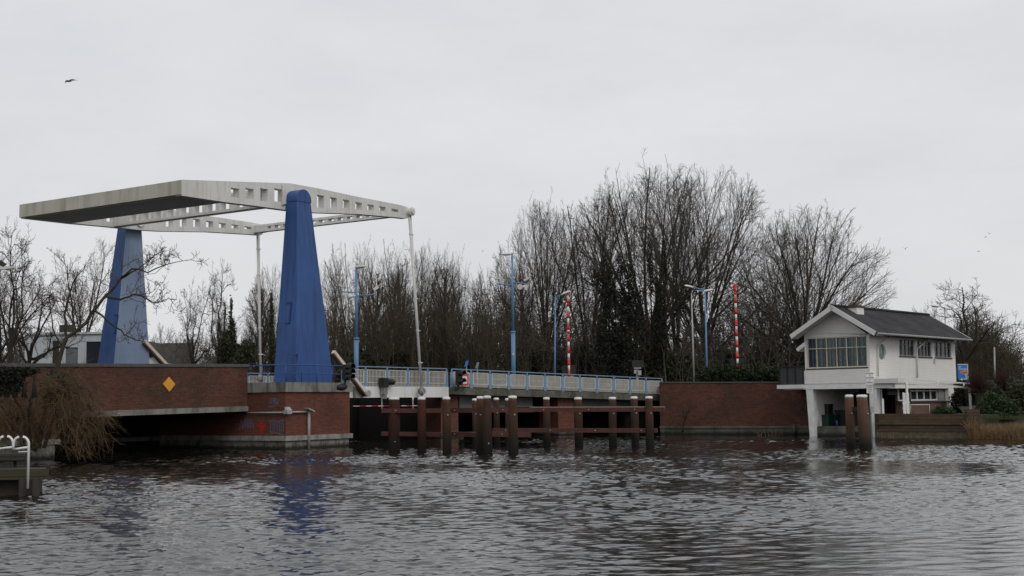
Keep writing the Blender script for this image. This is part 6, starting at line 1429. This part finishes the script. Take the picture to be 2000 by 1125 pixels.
def shoots(u0, u1, d, n, h, mat, name, label, kind, seed, base_v=None, zb=None, lean=.15, rad=.012, jd=.8, hv=.5, edge=None):
    """upright stalks (reeds, bare thicket) as one countless mass"""
    r = random.Random(seed); T = TB()
    for i in range(n):
        u = r.uniform(u0, u1); dd_ = d(u) if callable(d) else d; p = Vector(D(u, 760, dd_ + r.uniform(-jd, jd))); p.z = zb(u, p) if callable(zb) else zb; H_ = (h(u) if callable(h) else h) * r.uniform(1 - hv, 1.05); dv = Vector((r.gauss(0, lean), r.gauss(0, lean), 1)).normalized(); q = p + dv * H_ * .55; e = q + (dv + rvec(r) * lean * 1.6).normalized() * H_ * .45
        T.tube([p, q, e], [rad, rad * .8, rad * .45], 3)
    root = T.build(name, mat, None); return tag(root, label, None, None, kind)
shoots(1888, 2080, lambda u: 78.9 - (u - 1888) * .016, 3000, lambda u: 1.15 if u > 1905 else 1.5, 'reed', 'reeds', 'fringe of dry straw coloured reeds along the right bank', 'stuff', 4, zb=-.15, lean=.2, rad=.011, jd=.8)
shoots(1475, 1530, 91.6, 26, .6, 'reed', 'dry_reeds', 'few dry reeds at the quay wall foot', 'stuff', 6, zb=-.1, lean=.35, rad=.015, jd=.3)
shoots(1890, 2070, lambda u: 81.5, 2500, .3, 'grass', 'bank_grass', 'short green grass on the right bank', 'stuff', 8, zb=lambda u, p: 1.15, lean=.3, rad=.012, jd=2.2)
# the far thicket: one mass of fine bare branches closing the wood
def thicket(u0, u1, d0, d1, n, vtop, label, seed, mat='twig', name='far_thicket', zb=3.7):
    r = random.Random(seed); T = TB()
    for i in range(n):
        u = r.uniform(u0, u1); dd_ = r.uniform(d0, d1); vt = vtop(u) if callable(vtop) else vtop; H_ = (ZH(u, vt, dd_) - zb) * r.uniform(.35, 1.0) ; p = Vector(D(u, 760, dd_)); p.z = zb; dv = Vector((r.gauss(0, .12), r.gauss(0, .12), 1)).normalized(); pts = [p]
        for s_ in range(4): dv = (dv + rvec(r) * .12 + Vector((0, 0, .05))).normalized(); pts.append(pts[-1] + dv * H_ / 4)
        T.tube(pts, [.05, .04, .03, .02, .012], 3)
        for k in range(13):
            j = r.randint(0, 3); a = pts[j].lerp(pts[j + 1], r.random()); d2 = (dv * .6 + rvec(r) * .8).normalized(); L = r.uniform(.8, 2.2); b_ = a + d2 * L * .5; c_ = b_ + (d2 + Vector((0, 0, .4)) + rvec(r) * .3).normalized() * L * .5; T.tube([a, b_, c_], [.022, .017, .011], 3)
            for _ in range(2): d3 = (d2 + rvec(r) * .8).normalized(); T.tube([b_, b_ + d3 * L * .4], [.014, .01], 3)
    return tag(T.build(name, mat, None), label, None, None, 'stuff')
thicket(610, 1040, 116, 146, 800, lambda u: 560 + 25 * math.sin(u * .03) + 15 * math.sin(u * .011), 'dense brown thicket of bare branches behind the leaf', 21, 'twig_olive')
thicket(1000, 1560, 118, 148, 950, lambda u: 575 + 30 * math.sin(u * .02), 'dense dark thicket of bare branches below the tall trees', 22, 'twig')
thicket(1540, 1720, 122, 140, 260, 600, 'thicket of bare branches behind the house', 23, 'twig')
thicket(1870, 1990, 118, 140, 320, lambda u: 610 + max(0, (u - 1955)) * 3.0, 'brown thicket of bare branches on the far right', 24, 'twig_olive')
thicket(0, 200, 100, 125, 200, 640, 'thin thicket of bare branches behind the cabin', 25, 'twig')
thicket(330, 600, 118, 150, 330, lambda u: 655 if u < 500 else 610, 'thin thicket of bare branches behind the parapet', 26, 'twig')
# low dark undergrowth shrubs right behind the railings
UG = 'low dark undergrowth shrubs behind the railings'
rr_ = random.Random(12)
labs = ['undergrowth shrub right of the near pylon foot', 'undergrowth shrub behind the left camera mast', 'undergrowth shrub behind the leaf middle', 'undergrowth shrub behind the near rod foot', 'undergrowth shrub behind the ship signal', 'undergrowth shrub behind the span left of the tall mast', 'undergrowth shrub right of the tall mast foot', 'undergrowth shrub behind the pale blue lamp on the span', 'undergrowth shrub right of the barrier on the span', 'undergrowth shrub behind the warning light board', 'undergrowth shrub behind the bridge end', 'undergrowth shrub left of the grey lamp foot', 'undergrowth shrub behind the hedge middle', 'undergrowth shrub behind the hedge right end']
for i, u in enumerate([668, 715, 765, 820, 880, 935, 1030, 1085, 1145, 1235, 1300, 1340, 1420, 1490]):
    dd_ = 121 + rr_.uniform(-2, 3); cs = [EL(u + rr_.uniform(-18, 18), 725 + rr_.uniform(-14, 8), dd_, 60, 50 + rr_.uniform(0, 30)) for _ in range(3)]
    evergreen('undergrowth_shrub', 'dark ' + labs[i], 'shrub', cs, 2600, .17, rr_.choice(['ivy', 'hedge', 'ivy_green']), seed=40 + i, group=UG)
